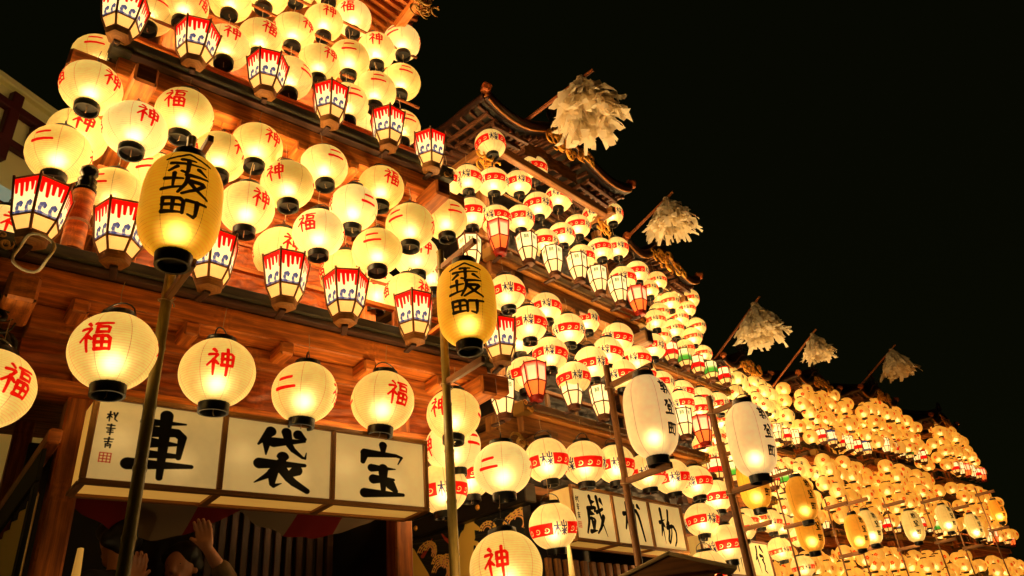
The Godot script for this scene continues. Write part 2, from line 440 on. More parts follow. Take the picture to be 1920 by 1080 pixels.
# six-sided box lantern: tall panes on top, short ones tapering to the foot
func hex_lantern(rt: float, rm: float, rb: float, hu: float, hl: float, pane: Material, low: Material, frame: Material, energy: float) -> Node3D:
	var o := Node3D.new()
	var up := hex_panel(rm, rt, 0.03 + hl, 0.03 + hl + hu)
	var dn := hex_panel(rb, rm, 0.03, 0.03 + hl)
	var st := begin()
	for k in 6:
		put("pane", up, pane, o, Vector3.ZERO, Vector3(0, k * PI / 3, 0))
		put("lower_pane", dn, low, o, Vector3.ZERO, Vector3(0, k * PI / 3, 0))
		var t := k * PI / 3 + PI / 6
		var t2 := t + PI / 3
		var d := Vector3(sin(t), 0, cos(t))
		var d2 := Vector3(sin(t2), 0, cos(t2))
		add_tube(st, [d * rb + Vector3(0, 0.025, 0), d * rm + Vector3(0, 0.03 + hl, 0), d * (rt + 0.004) + Vector3(0, 0.045 + hl + hu, 0)], 0.0075, 4)
		for lv in [[rb, 0.03], [rm, 0.03 + hl], [rt, 0.03 + hl + hu]]:
			add_tube(st, [d * lv[0] + Vector3(0, lv[1], 0), d2 * lv[0] + Vector3(0, lv[1], 0)], 0.007, 4)
	put("frame", st.commit(), frame, o)
	put("foot", lathe([Vector2(0.001, -0.012), Vector2(rb * 0.95, -0.012), Vector2(rb * 1.05, 0.028), Vector2(0.001, 0.028)], 6), frame, o, Vector3.ZERO, Vector3(0, PI / 6, 0))
	put("bracket_arm", box(Vector3(0.04, 0.02, 0.13), 0.004), M.wood_dark, o, Vector3(0, -0.023, -0.075))
	bulb(o, Vector3(0, 0.03 + hl + hu * 0.35, 0), energy, Color(1, 0.82, 0.58))
	return o


func stand(list: Array, protos: Dictionary, names: Dictionary, where: String, group: String, turn := 0.0) -> void:
	for k in list.size():
		var d: Array = list[k]
		var o: Node3D = protos[d[3]].duplicate()
		o.name = numbered("box_lantern")
		add_child(o)
		o.position = Vector3(d[0], d[1] - {"a": 0.17, "w": 0.16, "r": 0.165, "p": 0.15, "g": 0.15}[d[3]], d[2])
		o.rotation.y = turn + rng.randfn(0, 0.2)
		tag(o, "%s, %s from left, %s" % [names[d[3]], ORDINAL[k], where], "lantern", group)


func long_lantern(R: float, H: float, mat: Material) -> Node3D:
	var o := Node3D.new()
	var prof := []
	for i in 31:
		var t := float(i) / 30
		var a := lerpf(-1.0, 1.0, t)
		var r := R * pow(1.0 - pow(absf(a), 3.4) * 0.92, 0.5)
		prof.append(Vector2(maxf(r, R * 0.4), H * 0.5 * a))
	put("paper_shell", lathe(prof, 30), mat, o)
	var y := H * 0.5
	put("bottom_cap", lathe([Vector2(R * 0.33, -y - 0.0), Vector2(R * 0.36, -y - 0.05), Vector2(R * 0.43, -y - 0.05), Vector2(R * 0.46, -y + 0.02)], 20), M.cap, o)
	put("base_plate", lathe([Vector2(0.001, -y - 0.012), Vector2(R * 0.35, -y - 0.012)], 20), M.plate, o)
	put("top_cap", lathe([Vector2(R * 0.46, y - 0.02), Vector2(R * 0.42, y + 0.035), Vector2(R * 0.28, y + 0.04), Vector2(R * 0.26, y)], 20), M.cap, o)
	var arc := []
	for k in 9:
		var t := PI * k / 8
		arc.append(Vector3(cos(t) * R * 0.42, y + 0.03 + sin(t) * 0.05, 0))
	put("handle", tube(arc, 0.005, 5), M.cap, o)
	put("cord", tube([Vector3(0, y + 0.08, 0), Vector3(0, y + 0.16, 0)], 0.003, 4), M.cord, o)
	bulb(o, Vector3(0, -y * 0.5, 0), 0.12)
	return o


func bamboo_pole(at: Vector3, top: float, arms: Array, arm: float, label: String, r := 0.033, wooden := false) -> void:
	var o := thing("lantern_pole", label, "pole", at, 0.0, "poles carrying long lanterns")
	var prof := []
	var y := 0.0
	var rr := r
	prof.append(Vector2(0.001, 0))
	while y < top:
		rr = r * (1.0 - 0.25 * y / top)
		prof.append(Vector2(rr, y))
		if not wooden:
			prof.append(Vector2(rr, minf(y + 0.27, top - 0.02)))
			prof.append(Vector2(rr * 1.13, minf(y + 0.285, top - 0.01)))
		y += 0.3 if not wooden else 0.6
	prof.append(Vector2(rr, top))
	prof.append(Vector2(0.001, top))
	put("pole", lathe(prof, 12 if not wooden else 8), M.bamboo if not wooden else M.arm, o)
	for a in arms:
		put("arm", box(Vector3(0.03, 0.045, arm + 0.08), 0.004), M.arm, o, Vector3(0, a, arm / 2))
		var loop := []
		for k in 13: loop.append(Vector3(cos(TAU * k / 12) * (r + 0.006), a - 0.04 + 0.05 * k / 12.0, sin(TAU * k / 12) * (r + 0.006)))
		put("lashing", tube(loop, 0.004, 4), M.cord, o)
	o.rotation.z = rng.randfn(0, 0.006)


# ---------- floats ----------
func deck(o: Node3D, p: Dictionary, xa: float, xb: float, y: float, zb: float, fine: bool) -> void:
	# y is the top of the deck; edge board, frieze beams and carved band below, on the front and the left and right sides
	var inset := 0.28
	beam("deck_board", xa, xb, y - 0.025, y + 0.045, -0.16, 0.02, p.deck, o)
	beam("deck_board", xa, xa + 0.16, y - 0.025, y + 0.045, zb, -0.165, p.deck, o)
	beam("deck_board", xb - 0.16, xb, y - 0.025, y + 0.045, zb, -0.165, p.deck, o)
	var n := 7 if fine else 4
	for k in n:  # floor planks
		beam("floor_plank", xa + 0.165, xb - 0.165, y - 0.02, y + 0.02, lerpf(-0.17, zb, float(k) / n) - 0.006, lerpf(-0.17, zb, float(k + 1) / n), p.wood_b, o, 0.004)
	beam("edge_trim", xa + 0.02, xb - 0.02, y - 0.06, y - 0.029, -0.14, -0.005, p.trim, o, 0.004)
	beam("frieze_beam", xa + 0.05, xb - 0.05, y - 0.215, y - 0.064, -0.26, -0.06, p.wood, o)
	beam("frieze_beam", xa + 0.05, xa + 0.22, y - 0.215, y - 0.064, zb + 0.1, -0.263, p.wood, o)
	beam("frieze_beam", xb - 0.22, xb - 0.05, y - 0.215, y - 0.064, zb + 0.1, -0.263, p.wood, o)
	beam("tie_beam", xa + inset, xb - inset, y - 0.36, y - 0.219, -0.4, -0.2, p.wood_b, o)
	beam("tie_beam", xa + inset - 0.1, xa + inset + 0.06, y - 0.36, y - 0.219, zb + 0.2, -0.403, p.wood_b, o)
	beam("tie_beam", xb - inset - 0.06, xb - inset + 0.1, y - 0.36, y - 0.219, zb + 0.2, -0.403, p.wood_b, o)
	if y < 4.5: put("carved_frieze", relief(int(y * 100) + p.id, xb - xa - 2 * inset, 0.24, 0.022, 60, 14), p.carve, o, Vector3((xa + xb) / 2, y - 0.485, -0.33))
	if y < 4.5: beam("lower_beam", xa + inset - 0.04, xb - inset + 0.04, y - 0.685, y - 0.61, -0.38, -0.22, p.wood, o)
	for s: float in [0.0, 1.0]:  # the beam ends that stick out at the corners
		var x := lerpf(xa, xb, s)
		var dir := s * 2 - 1
		put("beam_end", box(Vector3(0.3, 0.15, 0.15), 0.015), p.wood, o, Vector3(x + dir * 0.06, y - 0.145, -0.2))
		put("beam_end", box(Vector3(0.14, 0.15, 0.32), 0.015), p.wood_b, o, Vector3(x - dir * 0.2, y - 0.31, -0.02))
		if y < 4.5 and (p.id > 1 or s == 0.0): put("carved_nose", carving(int(y * 10) + int(s) + p.id * 3, 0.22, 0.26, 0.12, 12), p.nose, o, Vector3(x - dir * 0.08, y - 0.43, -0.08))
		put("corner_fitting", box(Vector3(0.13, 0.11, 0.13), 0.01), p.fitting, o, Vector3(x - dir * 0.055, y - 0.01, -0.055))
		put("fitting_scroll", carving(int(y * 10) + 40 + int(s), 0.1, 0.09, 0.014, 5), p.gold, o, Vector3(x - dir * 0.055, y - 0.01, 0.02))
	var nb := 5 if fine else 3
	for k in nb:  # brackets under the deck
		var x := lerpf(xa + inset + 0.2, xb - inset - 0.2, float(k) / (nb - 1))
		put("bracket", box(Vector3(0.09, 0.085, 0.2), 0.012), p.wood, o, Vector3(x, y - 0.262, -0.13))


func railing(o: Node3D, p: Dictionary, xa: float, xb: float, y: float, zb: float, knobs: bool) -> void:
	for r in [[0.1, 0.03], [0.3, 0.036]]:
		beam("rail", xa + 0.1, xb - 0.1, y + r[0], y + r[0] + r[1], -0.3, -0.26, p.wood, o, 0.004)
		beam("rail", xa + 0.24, xa + 0.28, y + r[0], y + r[0] + r[1], zb, -0.304, p.wood, o, 0.004)
		beam("rail", xb - 0.28, xb - 0.24, y + r[0], y + r[0] + r[1], zb, -0.304, p.wood, o, 0.004)
	var n := 6
	for k in n + 1:
		var x := lerpf(xa + 0.26, xb - 0.26, float(k) / n)
		var px := x + (0.12 if k == 0 else -0.12)
		if k > 0 and k < n: beam("rail_post", x - 0.02, x + 0.02, y + 0.04, y + 0.3, -0.298, -0.262, p.wood_b, o, 0.004)
		elif knobs:
			var c := put("corner_post", lathe([Vector2(0.001, 0.03), Vector2(0.058, 0.03), Vector2(0.058, 0.42), Vector2(0.001, 0.425)], 16), p.wood, o, Vector3(px, y, -0.07))
			put("knob", lathe([Vector2(0.06, 0.425), Vector2(0.062, 0.44), Vector2(0.05, 0.45), Vector2(0.056, 0.475), Vector2(0.045, 0.49), Vector2(0.052, 0.51), Vector2(0.034, 0.53), Vector2(0.05, 0.56), Vector2(0.048, 0.59), Vector2(0.02, 0.62), Vector2(0.001, 0.635)], 16), M.iron, c)
			var loop := []
			for q in 25: loop.append(Vector3(cos(TAU * q / 12) * 0.062, 0.2 + 0.02 * q / 24.0, sin(TAU * q / 12) * 0.062))
			put("rope", tube(loop, 0.005, 4), M.cord, c)


func roof_y(u: float, v: float, p: Dictionary) -> float:  # u across -1..1, v 0 at the front eave .. 1 at the back
	var up: float = 0.14 * pow(absf(u), 5) * (1.0 if v < 0.2 else 0.7)
	var bump: float = p.bump * exp(-pow(u / 0.42, 2)) * (1.0 - 0.3 * v)
	return p.eave + up + bump + 0.32 * (1.0 - absf(u)) * smoothstep(0.05, 0.6, v) + 0.12 * smoothstep(0.0, 0.5, v)


func roof(o: Node3D, p: Dictionary, fine: bool) -> void:
	var xa: float = p.roof[0]
	var xb: float = p.roof[1]
	var zf: float = p.roof[2]
	var zb: float = p.roof[3]
	var at := func(u: float, v: float, dy: float) -> Vector3:
		return Vector3(lerpf(xa, xb, (u + 1) / 2), roof_y(u, v, p) + dy, lerpf(zf, zb, v))
	var nu := 28
	var nv := 10
	for layer in [["roof", 0.1, p.tile], ["soffit", 0.0, p.soffit]]:
		var st := begin()
		st.set_smooth_group(0)
		for i in nu + 1:
			for j in nv + 1:
				st.set_uv(Vector2(j * 0.3, i * 0.2))
				st.add_vertex(at.call(lerpf(-1, 1, float(i) / nu), float(j) / nv, layer[1]))
		for i in nu:
			for j in nv:
				var a := i * (nv + 1) + j
				var ix := [a, a + nv + 1, a + 1, a + 1, a + nv + 1, a + nv + 2]
				if layer[0] == "roof": ix.reverse()
				for q in ix: st.add_index(q)
		st.generate_normals()
		put(layer[0], st.commit(), layer[2], o)
	var front := []
	var lip := []
	for i in nu + 1:
		front.append(at.call(lerpf(-1.0, 1.0, float(i) / nu), 0.0, 0.05) + Vector3(0, 0, 0.02))
		lip.append(at.call(lerpf(-1.0, 1.0, float(i) / nu), 0.0, -0.012) + Vector3(0, 0, 0.045))
	put("eave_board", tube(front, 0.062, 8), p.barge, o)
	put("eave_trim", tube(lip, 0.013, 5), p.gold_line, o)
	var low := []
	for i in nu + 1: low.append(at.call(lerpf(-0.97, 0.97, float(i) / nu), 0.0, 0.118) + Vector3(0, 0, 0.03))
	put("eave_trim", tube(low, 0.012, 5), p.gold_line, o)
	for s: float in [-1.0, 1.0]:
		var side := []
		for j in nv + 1: side.append(at.call(s, float(j) / nv, 0.05))
		put("side_eave_board", tube(side, 0.055, 6), p.barge, o)
		var tip: Vector3 = at.call(s, 0.0, 0.06)
		put("corner_tip", box(Vector3(0.1, 0.1, 0.12), 0.02), p.tip, o, tip + Vector3(s * 0.03, 0.05, 0.05), Vector3(0.3, s * 0.7, s * 0.4))
		put("tip_scroll", tube([tip, tip + Vector3(s * -0.03, -0.03, 0.03), tip + Vector3(s * -0.1, -0.08, 0.05)], [0.03, 0.035, 0.02], 6), p.gold_line, o)
	# rafters under the side eaves (along x) and under the front eave (along z)
	var joined := begin()
	var nr := 26 if fine else 22
	for s: float in [-1.0, 1.0]:
		for j in nr:
			var v := (j + 0.7) / nr
			for tier in [[1.02, 0.62, -0.03, 0.032], [0.86, 0.42, -0.1, 0.04]]:
				var a: Vector3 = at.call(s * tier[0], v, tier[2])
				var b: Vector3 = at.call(s * tier[1], v, tier[2])
				var tr := Transform3D(Basis.looking_at(b - a, Vector3.UP), (a + b) / 2)
				if fine: put("rafter", box(Vector3(tier[3], 0.05, snappedf((b - a).length(), 0.02)), 0.005), p.rafter, o).transform = tr
				else: add_box(joined, Vector3(tier[3], 0.05, (b - a).length()), 0.004, tr)
	for i in 22:
		var u := lerpf(-0.93, 0.93, i / 21.0)
		var a: Vector3 = at.call(u, 0.02, -0.035)
		var b: Vector3 = at.call(u, 0.24, -0.035)
		var tr := Transform3D(Basis.looking_at(b - a, Vector3.UP), (a + b) / 2)
		if fine: put("rafter", box(Vector3(0.034, 0.045, snappedf((b - a).length(), 0.02)), 0.005), p.rafter, o).transform = tr
		else: add_box(joined, Vector3(0.034, 0.045, (b - a).length()), 0.004, tr)
	if not fine: tag(put("rafters", joined.commit(), p.rafter, o), "", "", "", "stuff")
	# the straight beams that carry the eaves, meeting at the corners
	var yb: float = p.eave - 0.17
	beam("eave_beam", xa + 0.2, xb - 0.2, yb - 0.05, yb + 0.05, zf - 0.26, zf - 0.18, p.get("eave_beam", p.rafter), o)
	for s: float in [0.0, 1.0]:
		var x := lerpf(xa + 0.24, xb - 0.24, s)
		beam("eave_beam", x - 0.04, x + 0.04, yb - 0.052, yb + 0.048, zb + 0.1, zf - 0.1, p.get("eave_beam", p.rafter), o)
		put("bracket_cluster", carving(70 + int(s) + p.id, 0.2, 0.2, 0.16, 10), p.gold, o, Vector3(x, yb - 0.14, zf - 0.3))
	put("gable_carving", carving(90 + p.id, 0.75, 0.24, 0.07, 26), p.gold, o, at.call(0.05, 0.0, -0.16) + Vector3(0, -0.02, 0.07))
	put("gable_board", relief(33 + p.id, 0.9, 0.22, 0.02, 30, 12), p.wood_b, o, at.call(0.0, 0.0, -0.16) + Vector3(0, -0.08, -0.2))
	var ridge := []
	for j in 9: ridge.append(at.call(0.0, j / 8.0, 0.16))
	put("ridge", tube(ridge, 0.075, 8), p.barge, o)
	put("ridge_ornament", carving(60 + p.id, 0.24, 0.26, 0.1, 10), p.barge, o, at.call(0.0, 0.0, 0.3))


func build_float(called: String, label: String, at: Vector3, turn: float, p: Dictionary, fine: bool) -> Node3D:
	var o := thing(called, label, "festival float", at, turn, "festival floats lined up along the street")
	var zb: float = p.back
	var f: Array = p.frame
	for w in [[f[0] + 0.15, -0.6], [f[1] - 0.15, -0.6], [f[0] + 0.15, zb + 0.6], [f[1] - 0.15, zb + 0.6]]:
		put("wheel", lathe([Vector2(0.05, -0.07), Vector2(0.42, -0.07), Vector2(0.45, -0.04), Vector2(0.45, 0.04), Vector2(0.42, 0.07), Vector2(0.05, 0.07)], 24), p.wood_b, o, Vector3(w[0], 0.45, w[1]), Vector3(0, 0, PI / 2))
	beam("base_frame", f[0] - 0.1, f[1] + 0.1, 0.72, 1.0, zb, -0.25, p.wood_b, o, 0.02)
	for x in [f[0] + 0.06, f[1] - 0.06]:
		for z in [-0.33, zb + 0.3]:
			beam("corner_post", x - 0.065, x + 0.065, 1.0, 7.0 if z < -1 else 3.6, z - 0.065, z + 0.065, p.post, o, 0.012)
	var ix0: float = f[0] + 0.18
	var ix1: float = f[1] - 0.18
	for x in [ix0, ix1]:
		beam("inner_post", x - 0.055, x + 0.055, 3.4, 7.0, -0.62, -0.51, p.wood, o, 0.01)
	# back walls of the storeys
	beam("back_wall", f[0], f[1], 1.0, 3.4, -1.6, -1.55, p.dark, o)
	beam("side_wall", f[1] - 0.05, f[1] - 0.01, 1.0, 3.3, -1.5, -0.45, p.dark, o)
	put("carved_wall", relief(7 + p.id, ix1 - ix0 - 0.12, 1.3, 0.035, 60, 50), p.carve, o, Vector3((ix0 + ix1) / 2, 4.68, -0.72))
	put("carved_wall", relief(17 + p.id, ix1 - ix0 - 0.12, 1.5, 0.03, 50, 44), p.carve, o, Vector3((ix0 + ix1) / 2, 6.3, -0.78))
	put("side_panel", relief(27 + p.id, 1.4, 1.3, 0.02, 30, 30), p.carve, o, Vector3(ix0 - 0.02, 4.68, -1.3), Vector3(0, -PI / 2, 0))
	put("side_panel", relief(37 + p.id, 1.4, 1.5, 0.02, 30, 30), p.carve, o, Vector3(ix0 - 0.02, 6.3, -1.3), Vector3(0, -PI / 2, 0))
	deck(o, p, p.deck1[0], p.deck1[1], p.get("y1", 3.93), zb, fine)
	deck(o, p, p.deck2[0], p.deck2[1], p.get("y2", 5.56), zb + 0.3, fine)
	railing(o, p, p.deck1[0], p.deck1[1], p.get("y1", 3.93) + 0.04, zb, fine)
	railing(o, p, p.deck2[0], p.deck2[1], p.get("y2", 5.56) + 0.04, zb + 0.3, false)
	if p.has("lantern_rails"):
		for y in p.lantern_rails: beam("lantern_rail", p.deck2[0] + 0.1, p.deck2[1] - 0.1, y, y + 0.022, -0.33, -0.308, p.wood_b, o, 0.004)
	roof(o, p, fine)
	return o


func sign_box(o: Node3D, x0: float, x1: float, y0: float, y1: float, zf: float, depth: float, mats: Array, frame: Material, low: Material) -> void:
	# a lit box with paper in front (one pane for each character), below and on the left
	var n := mats.size()
	var s := thing_part("name_sign", o)
	var st := begin()
	var t := 0.028
	for y in [y0, y1]: add_box(st, Vector3(x1 - x0 + t, t, t), 0.004, Transform3D(Basis(), Vector3((x0 + x1) / 2, y, zf)))
	for k in n + 1: add_box(st, Vector3(t, y1 - y0 - t, t * 0.98), 0.004, Transform3D(Basis(), Vector3(lerpf(x0, x1, float(k) / n), (y0 + y1) / 2, zf)))
	for k in n + 1: add_box(st, Vector3(t * 1.4, t * 0.7, depth - t), 0.003, Transform3D(Basis(), Vector3(lerpf(x0, x1, float(k) / n), y0 - 0.004, zf - depth / 2 - 0.002)))
	add_box(st, Vector3(x1 - x0, t, t), 0.003, Transform3D(Basis(), Vector3((x0 + x1) / 2, y0 + 0.001, zf - depth)))
	add_box(st, Vector3(x1 - x0, t, t), 0.003, Transform3D(Basis(), Vector3((x0 + x1) / 2, y1 - 0.001, zf - depth)))
	put("frame", st.commit(), frame, s)
	for k in n:
		var a := lerpf(x0, x1, float(k) / n) + t / 2
		var b := lerpf(x0, x1, float(k + 1) / n) - t / 2
		var q := begin()
		quad(q, Vector3(a, y0 + t / 2, zf - 0.006), Vector3(b, y0 + t / 2, zf - 0.006), Vector3(b, y1 - t / 2, zf - 0.006), Vector3(a, y1 - t / 2, zf - 0.006), Vector3.BACK, [Vector2(0, 1), Vector2(1, 1), Vector2(1, 0), Vector2(0, 0)])
		put("pane", q.commit(), mats[k], s)
		q = begin()
		quad(q, Vector3(a, y0 + 0.004, zf), Vector3(b, y0 + 0.004, zf), Vector3(b, y0 + 0.004, zf - depth), Vector3(a, y0 + 0.004, zf - depth), Vector3.DOWN)
		put("lower_pane", q.commit(), low, s)
	for x in [x0, x1]:
		var q := begin()
		quad(q, Vector3(x, y0, zf - t / 2), Vector3(x, y1, zf - t / 2), Vector3(x, y1, zf - depth), Vector3(x, y0, zf - depth), Vector3.LEFT if x == x0 else Vector3.RIGHT)
		put("end_pane", q.commit(), low, s)
	beam("back_board", x0 + 0.01, x1 - 0.01, y0 + 0.01, y1 - 0.01, zf - depth - 0.012, zf - depth - 0.002, frame, s, 0.001)
	for k in n * 2: bulb(s, Vector3(lerpf(x0, x1, (k + 0.5) / (n * 2)), lerpf(y0, y1, 0.62 - 0.2 * (k % 2)), zf - depth * 0.7), 0.016, Color(1, 0.86, 0.6), 0.07)
	var l := AreaLight3D.new()
	l.name = "sign_light"
	l.area_size = Vector2(x1 - x0, y1 - y0)
	l.light_energy = 0.12
	l.light_color = Color(1, 0.85, 0.6)
	l.shadow_enabled = true
	l.position = Vector3((x0 + x1) / 2, (y0 + y1) / 2, zf + 0.03)
	l.rotation.y = PI
	s.add_child(l)


func thing_part(called: String, parent: Node) -> Node3D:
	var s := Node3D.new()
	s.name = called
	parent.add_child(s, true)
	return s


func sign_pane(which: String, signature: bool, glow: float, lw := 9.0) -> StandardMaterial3D:
	var im := paper(256, 192, 0, 0, Color(0.93, 0.9, 0.8), 0.02)
	glyph(im, which, Vector2(66, 16), Vector2(138, 160), lw, Color(0.02, 0.02, 0.015), 0.7)
	if signature:
		for k in 3: glyph(im, ["name_a", "name_b", "name_c"][k], Vector2(18, 26 + k * 32), Vector2(22, 26), 1.6, Color(0.05, 0.04, 0.04))
		for k in 4: stroke(im, PackedVector2Array([Vector2(17 + 7 * k, 128), Vector2(17 + 7 * k, 150)]), 0.9, 0.9, Color(0.7, 0.16, 0.1))
		for k in 4: stroke(im, PackedVector2Array([Vector2(17, 128 + 7 * k), Vector2(38, 128 + 7 * k)]), 0.9, 0.9, Color(0.7, 0.16, 0.1))
	var m := lantern_mat(im, Color(1, 0.84, 0.55), glow)
	m.albedo_color = Color(0.9, 0.86, 0.74, 0.9)
	m.roughness = 1.0
	m.metallic_specular = 0.2
	return m


# ---------- people ----------
func add_body(st: SurfaceTool, bones: Array, cell: float, blend: float) -> void:
	# bones: [a, b, ra, rb]; a smooth union of tapered capsules, meshed as surface nets
	var lo := Vector3.ONE * 1e9
	var hi := -lo
	for b in bones:
		for e in 2:
			lo = lo.min(b[e] - Vector3.ONE * (b[2 + e] + 3 * cell))
			hi = hi.max(b[e] + Vector3.ONE * (b[2 + e] + 3 * cell))
	var nx := int((hi.x - lo.x) / cell) + 2
	var ny := int((hi.y - lo.y) / cell) + 2
	var nz := int((hi.z - lo.z) / cell) + 2
	var sum := PackedFloat32Array()
	sum.resize(nx * ny * nz)
	for b in bones:
		var a: Vector3 = b[0]
		var ab: Vector3 = b[1] - b[0]
		var l2 := maxf(ab.length_squared(), 1e-8)
		var pad: float = maxf(b[2], b[3]) + blend * 4.0
		var p0: Vector3 = (((b[0] as Vector3).min(b[1]) - lo - Vector3.ONE * pad) / cell).floor()
		var p1: Vector3 = (((b[0] as Vector3).max(b[1]) - lo + Vector3.ONE * pad) / cell).ceil()
		for x in range(maxi(0, int(p0.x)), mini(nx, int(p1.x) + 1)):
			for y in range(maxi(0, int(p0.y)), mini(ny, int(p1.y) + 1)):
				for z in range(maxi(0, int(p0.z)), mini(nz, int(p1.z) + 1)):
					var p := lo + Vector3(x, y, z) * cell
					var t := clampf((p - a).dot(ab) / l2, 0, 1)
					var dist := (p - a - ab * t).length() - lerpf(b[2], b[3], t)
					sum[(x * ny + y) * nz + z] += exp(-dist / blend)
	var index := {}
	var verts := []
	for x in nx - 1:
		for y in ny - 1:
			for z in nz - 1:
				var k := (x * ny + y) * nz + z
				var c := [sum[k], sum[k + 1], sum[k + nz], sum[k + nz + 1], sum[k + ny * nz], sum[k + ny * nz + 1], sum[k + ny * nz + nz], sum[k + ny * nz + nz + 1]]
				var inside := 0
				for v in c: inside += 1 if v > 1.0 else 0
				if inside == 0 or inside == 8: continue
				var acc := Vector3.ZERO
				var cnt := 0
				for e in [[0, 1], [2, 3], [4, 5], [6, 7], [0, 2], [1, 3], [4, 6], [5, 7], [0, 4], [1, 5], [2, 6], [3, 7]]:
					if (c[e[0]] > 1.0) != (c[e[1]] > 1.0):
						var da := -log(maxf(c[e[0]], 1e-6))
						var db := -log(maxf(c[e[1]], 1e-6))
						var t := clampf(da / (da - db), 0, 1)
						acc += Vector3(e[0] >> 2 & 1, e[0] >> 1 & 1, e[0] & 1).lerp(Vector3(e[1] >> 2 & 1, e[1] >> 1 & 1, e[1] & 1), t)
						cnt += 1
				index[k] = verts.size()
				verts.append(lo + (Vector3(x, y, z) + acc / cnt) * cell)
	var strides := [ny * nz, nz, 1]
	var norm := PackedVector3Array()
	norm.resize(verts.size())
	var faces := []
	for k in index:
		for ax in 3:
			var i: int = strides[(ax + 1) % 3]
			var j: int = strides[(ax + 2) % 3]
			if (sum[k] > 1.0) == (sum[k + strides[ax]] > 1.0): continue
			if not (index.has(k - i) and index.has(k - j) and index.has(k - i - j)): continue
			var q := [index[k], index[k - i], index[k - i - j], index[k - j]]
			if sum[k] > 1.0: q.reverse()
			for f in [[q[0], q[1], q[2]], [q[0], q[2], q[3]]]:
				var n: Vector3 = (verts[f[2]] - verts[f[0]]).cross(verts[f[1]] - verts[f[0]])
				for v in f: norm[v] += n
				faces.append(f)
	for f in faces:
		for v in f:
			st.set_normal(norm[v].normalized())
			st.set_uv(Vector2(verts[v].x, verts[v].y))
			st.add_vertex(verts[v])


func hand(st: SurfaceTool, wrist: Vector3, dir: Vector3, palm_n: Vector3, side: float) -> void:
	var across := dir.cross(palm_n).normalized() * side
	var bones := [[wrist, wrist + dir * 0.03, 0.026, 0.027]]
	for k in 4:
		var root := wrist + dir * 0.08 + across * (0.03 - 0.02 * k)
		bones.append([wrist + dir * 0.02 + across * (0.018 - 0.012 * k), root, 0.017, 0.0125])
		var l: float = [0.072, 0.082, 0.076, 0.058][k]
		var m := root + (dir * 0.85 + palm_n * 0.35 + across * (0.12 - 0.08 * k)).normalized() * l * 0.5
		var tip := m + (dir * 0.5 + palm_n * 0.8).normalized() * l * 0.5
		bones.append([root, m, 0.0095, 0.0088])
		bones.append([m, tip, 0.0088, 0.0075])
	var tb := wrist + dir * 0.035 + across * 0.034
	bones.append([wrist + dir * 0.015 + across * 0.015, tb, 0.017, 0.013])
	bones.append([tb, tb + (dir * 0.6 + across * 0.7 + palm_n * 0.3).normalized() * 0.045, 0.012, 0.009])
	add_body(st, bones, 0.004, 0.004)


func head(o: Node3D, c: Vector3, look: Vector3, hair: bool) -> void:
	# c is the middle of the head, which looks towards look
	var bs := Basis.looking_at(look, Vector3.UP)
	var st := begin()
	var t := func(x: float, y: float, z: float) -> Vector3: return c + bs * Vector3(x, y, z)
	add_body(st, [
		[t.call(0, 0.035, 0.02), t.call(0, 0.03, -0.02), 0.082, 0.078], [t.call(0, -0.03, -0.03), t.call(0, -0.075, -0.055), 0.062, 0.038],
		[t.call(0, 0.015, -0.092), t.call(0, -0.02, -0.108), 0.01, 0.015], [t.call(-0.024, -0.05, -0.088), t.call(0.024, -0.05, -0.088), 0.008, 0.008],
		[t.call(-0.08, 0, 0.01), t.call(-0.082, -0.03, 0.0), 0.014, 0.01], [t.call(0.08, 0, 0.01), t.call(0.082, -0.03, 0.0), 0.014, 0.01],
		[t.call(0, -0.06, 0.02), t.call(0, -0.16, 0.03), 0.05, 0.055]], 0.007, 0.009)
	put("head", st.commit(), M.skin, o)
	for s: float in [-1.0, 1.0]:
		put("eye", lathe([Vector2(0.001, -0.007), Vector2(0.007, -0.004), Vector2(0.008, 0), Vector2(0.007, 0.004), Vector2(0.001, 0.007)], 10), M.eye, o, t.call(s * 0.032, 0.012, -0.083))
	if hair:
		st = begin()
		add_body(st, [[t.call(0, 0.055, 0.02), t.call(0, 0.03, 0.045), 0.088, 0.088], [t.call(-0.05, 0.06, -0.03), t.call(0.05, 0.06, -0.03), 0.052, 0.052], [t.call(-0.07, 0.0, 0.03), t.call(0.07, 0.0, 0.03), 0.04, 0.04], [t.call(0, -0.04, 0.06), t.call(0, 0.05, 0.06), 0.05, 0.06]], 0.01, 0.01)
		put("hair", st.commit(), M.hair, o)


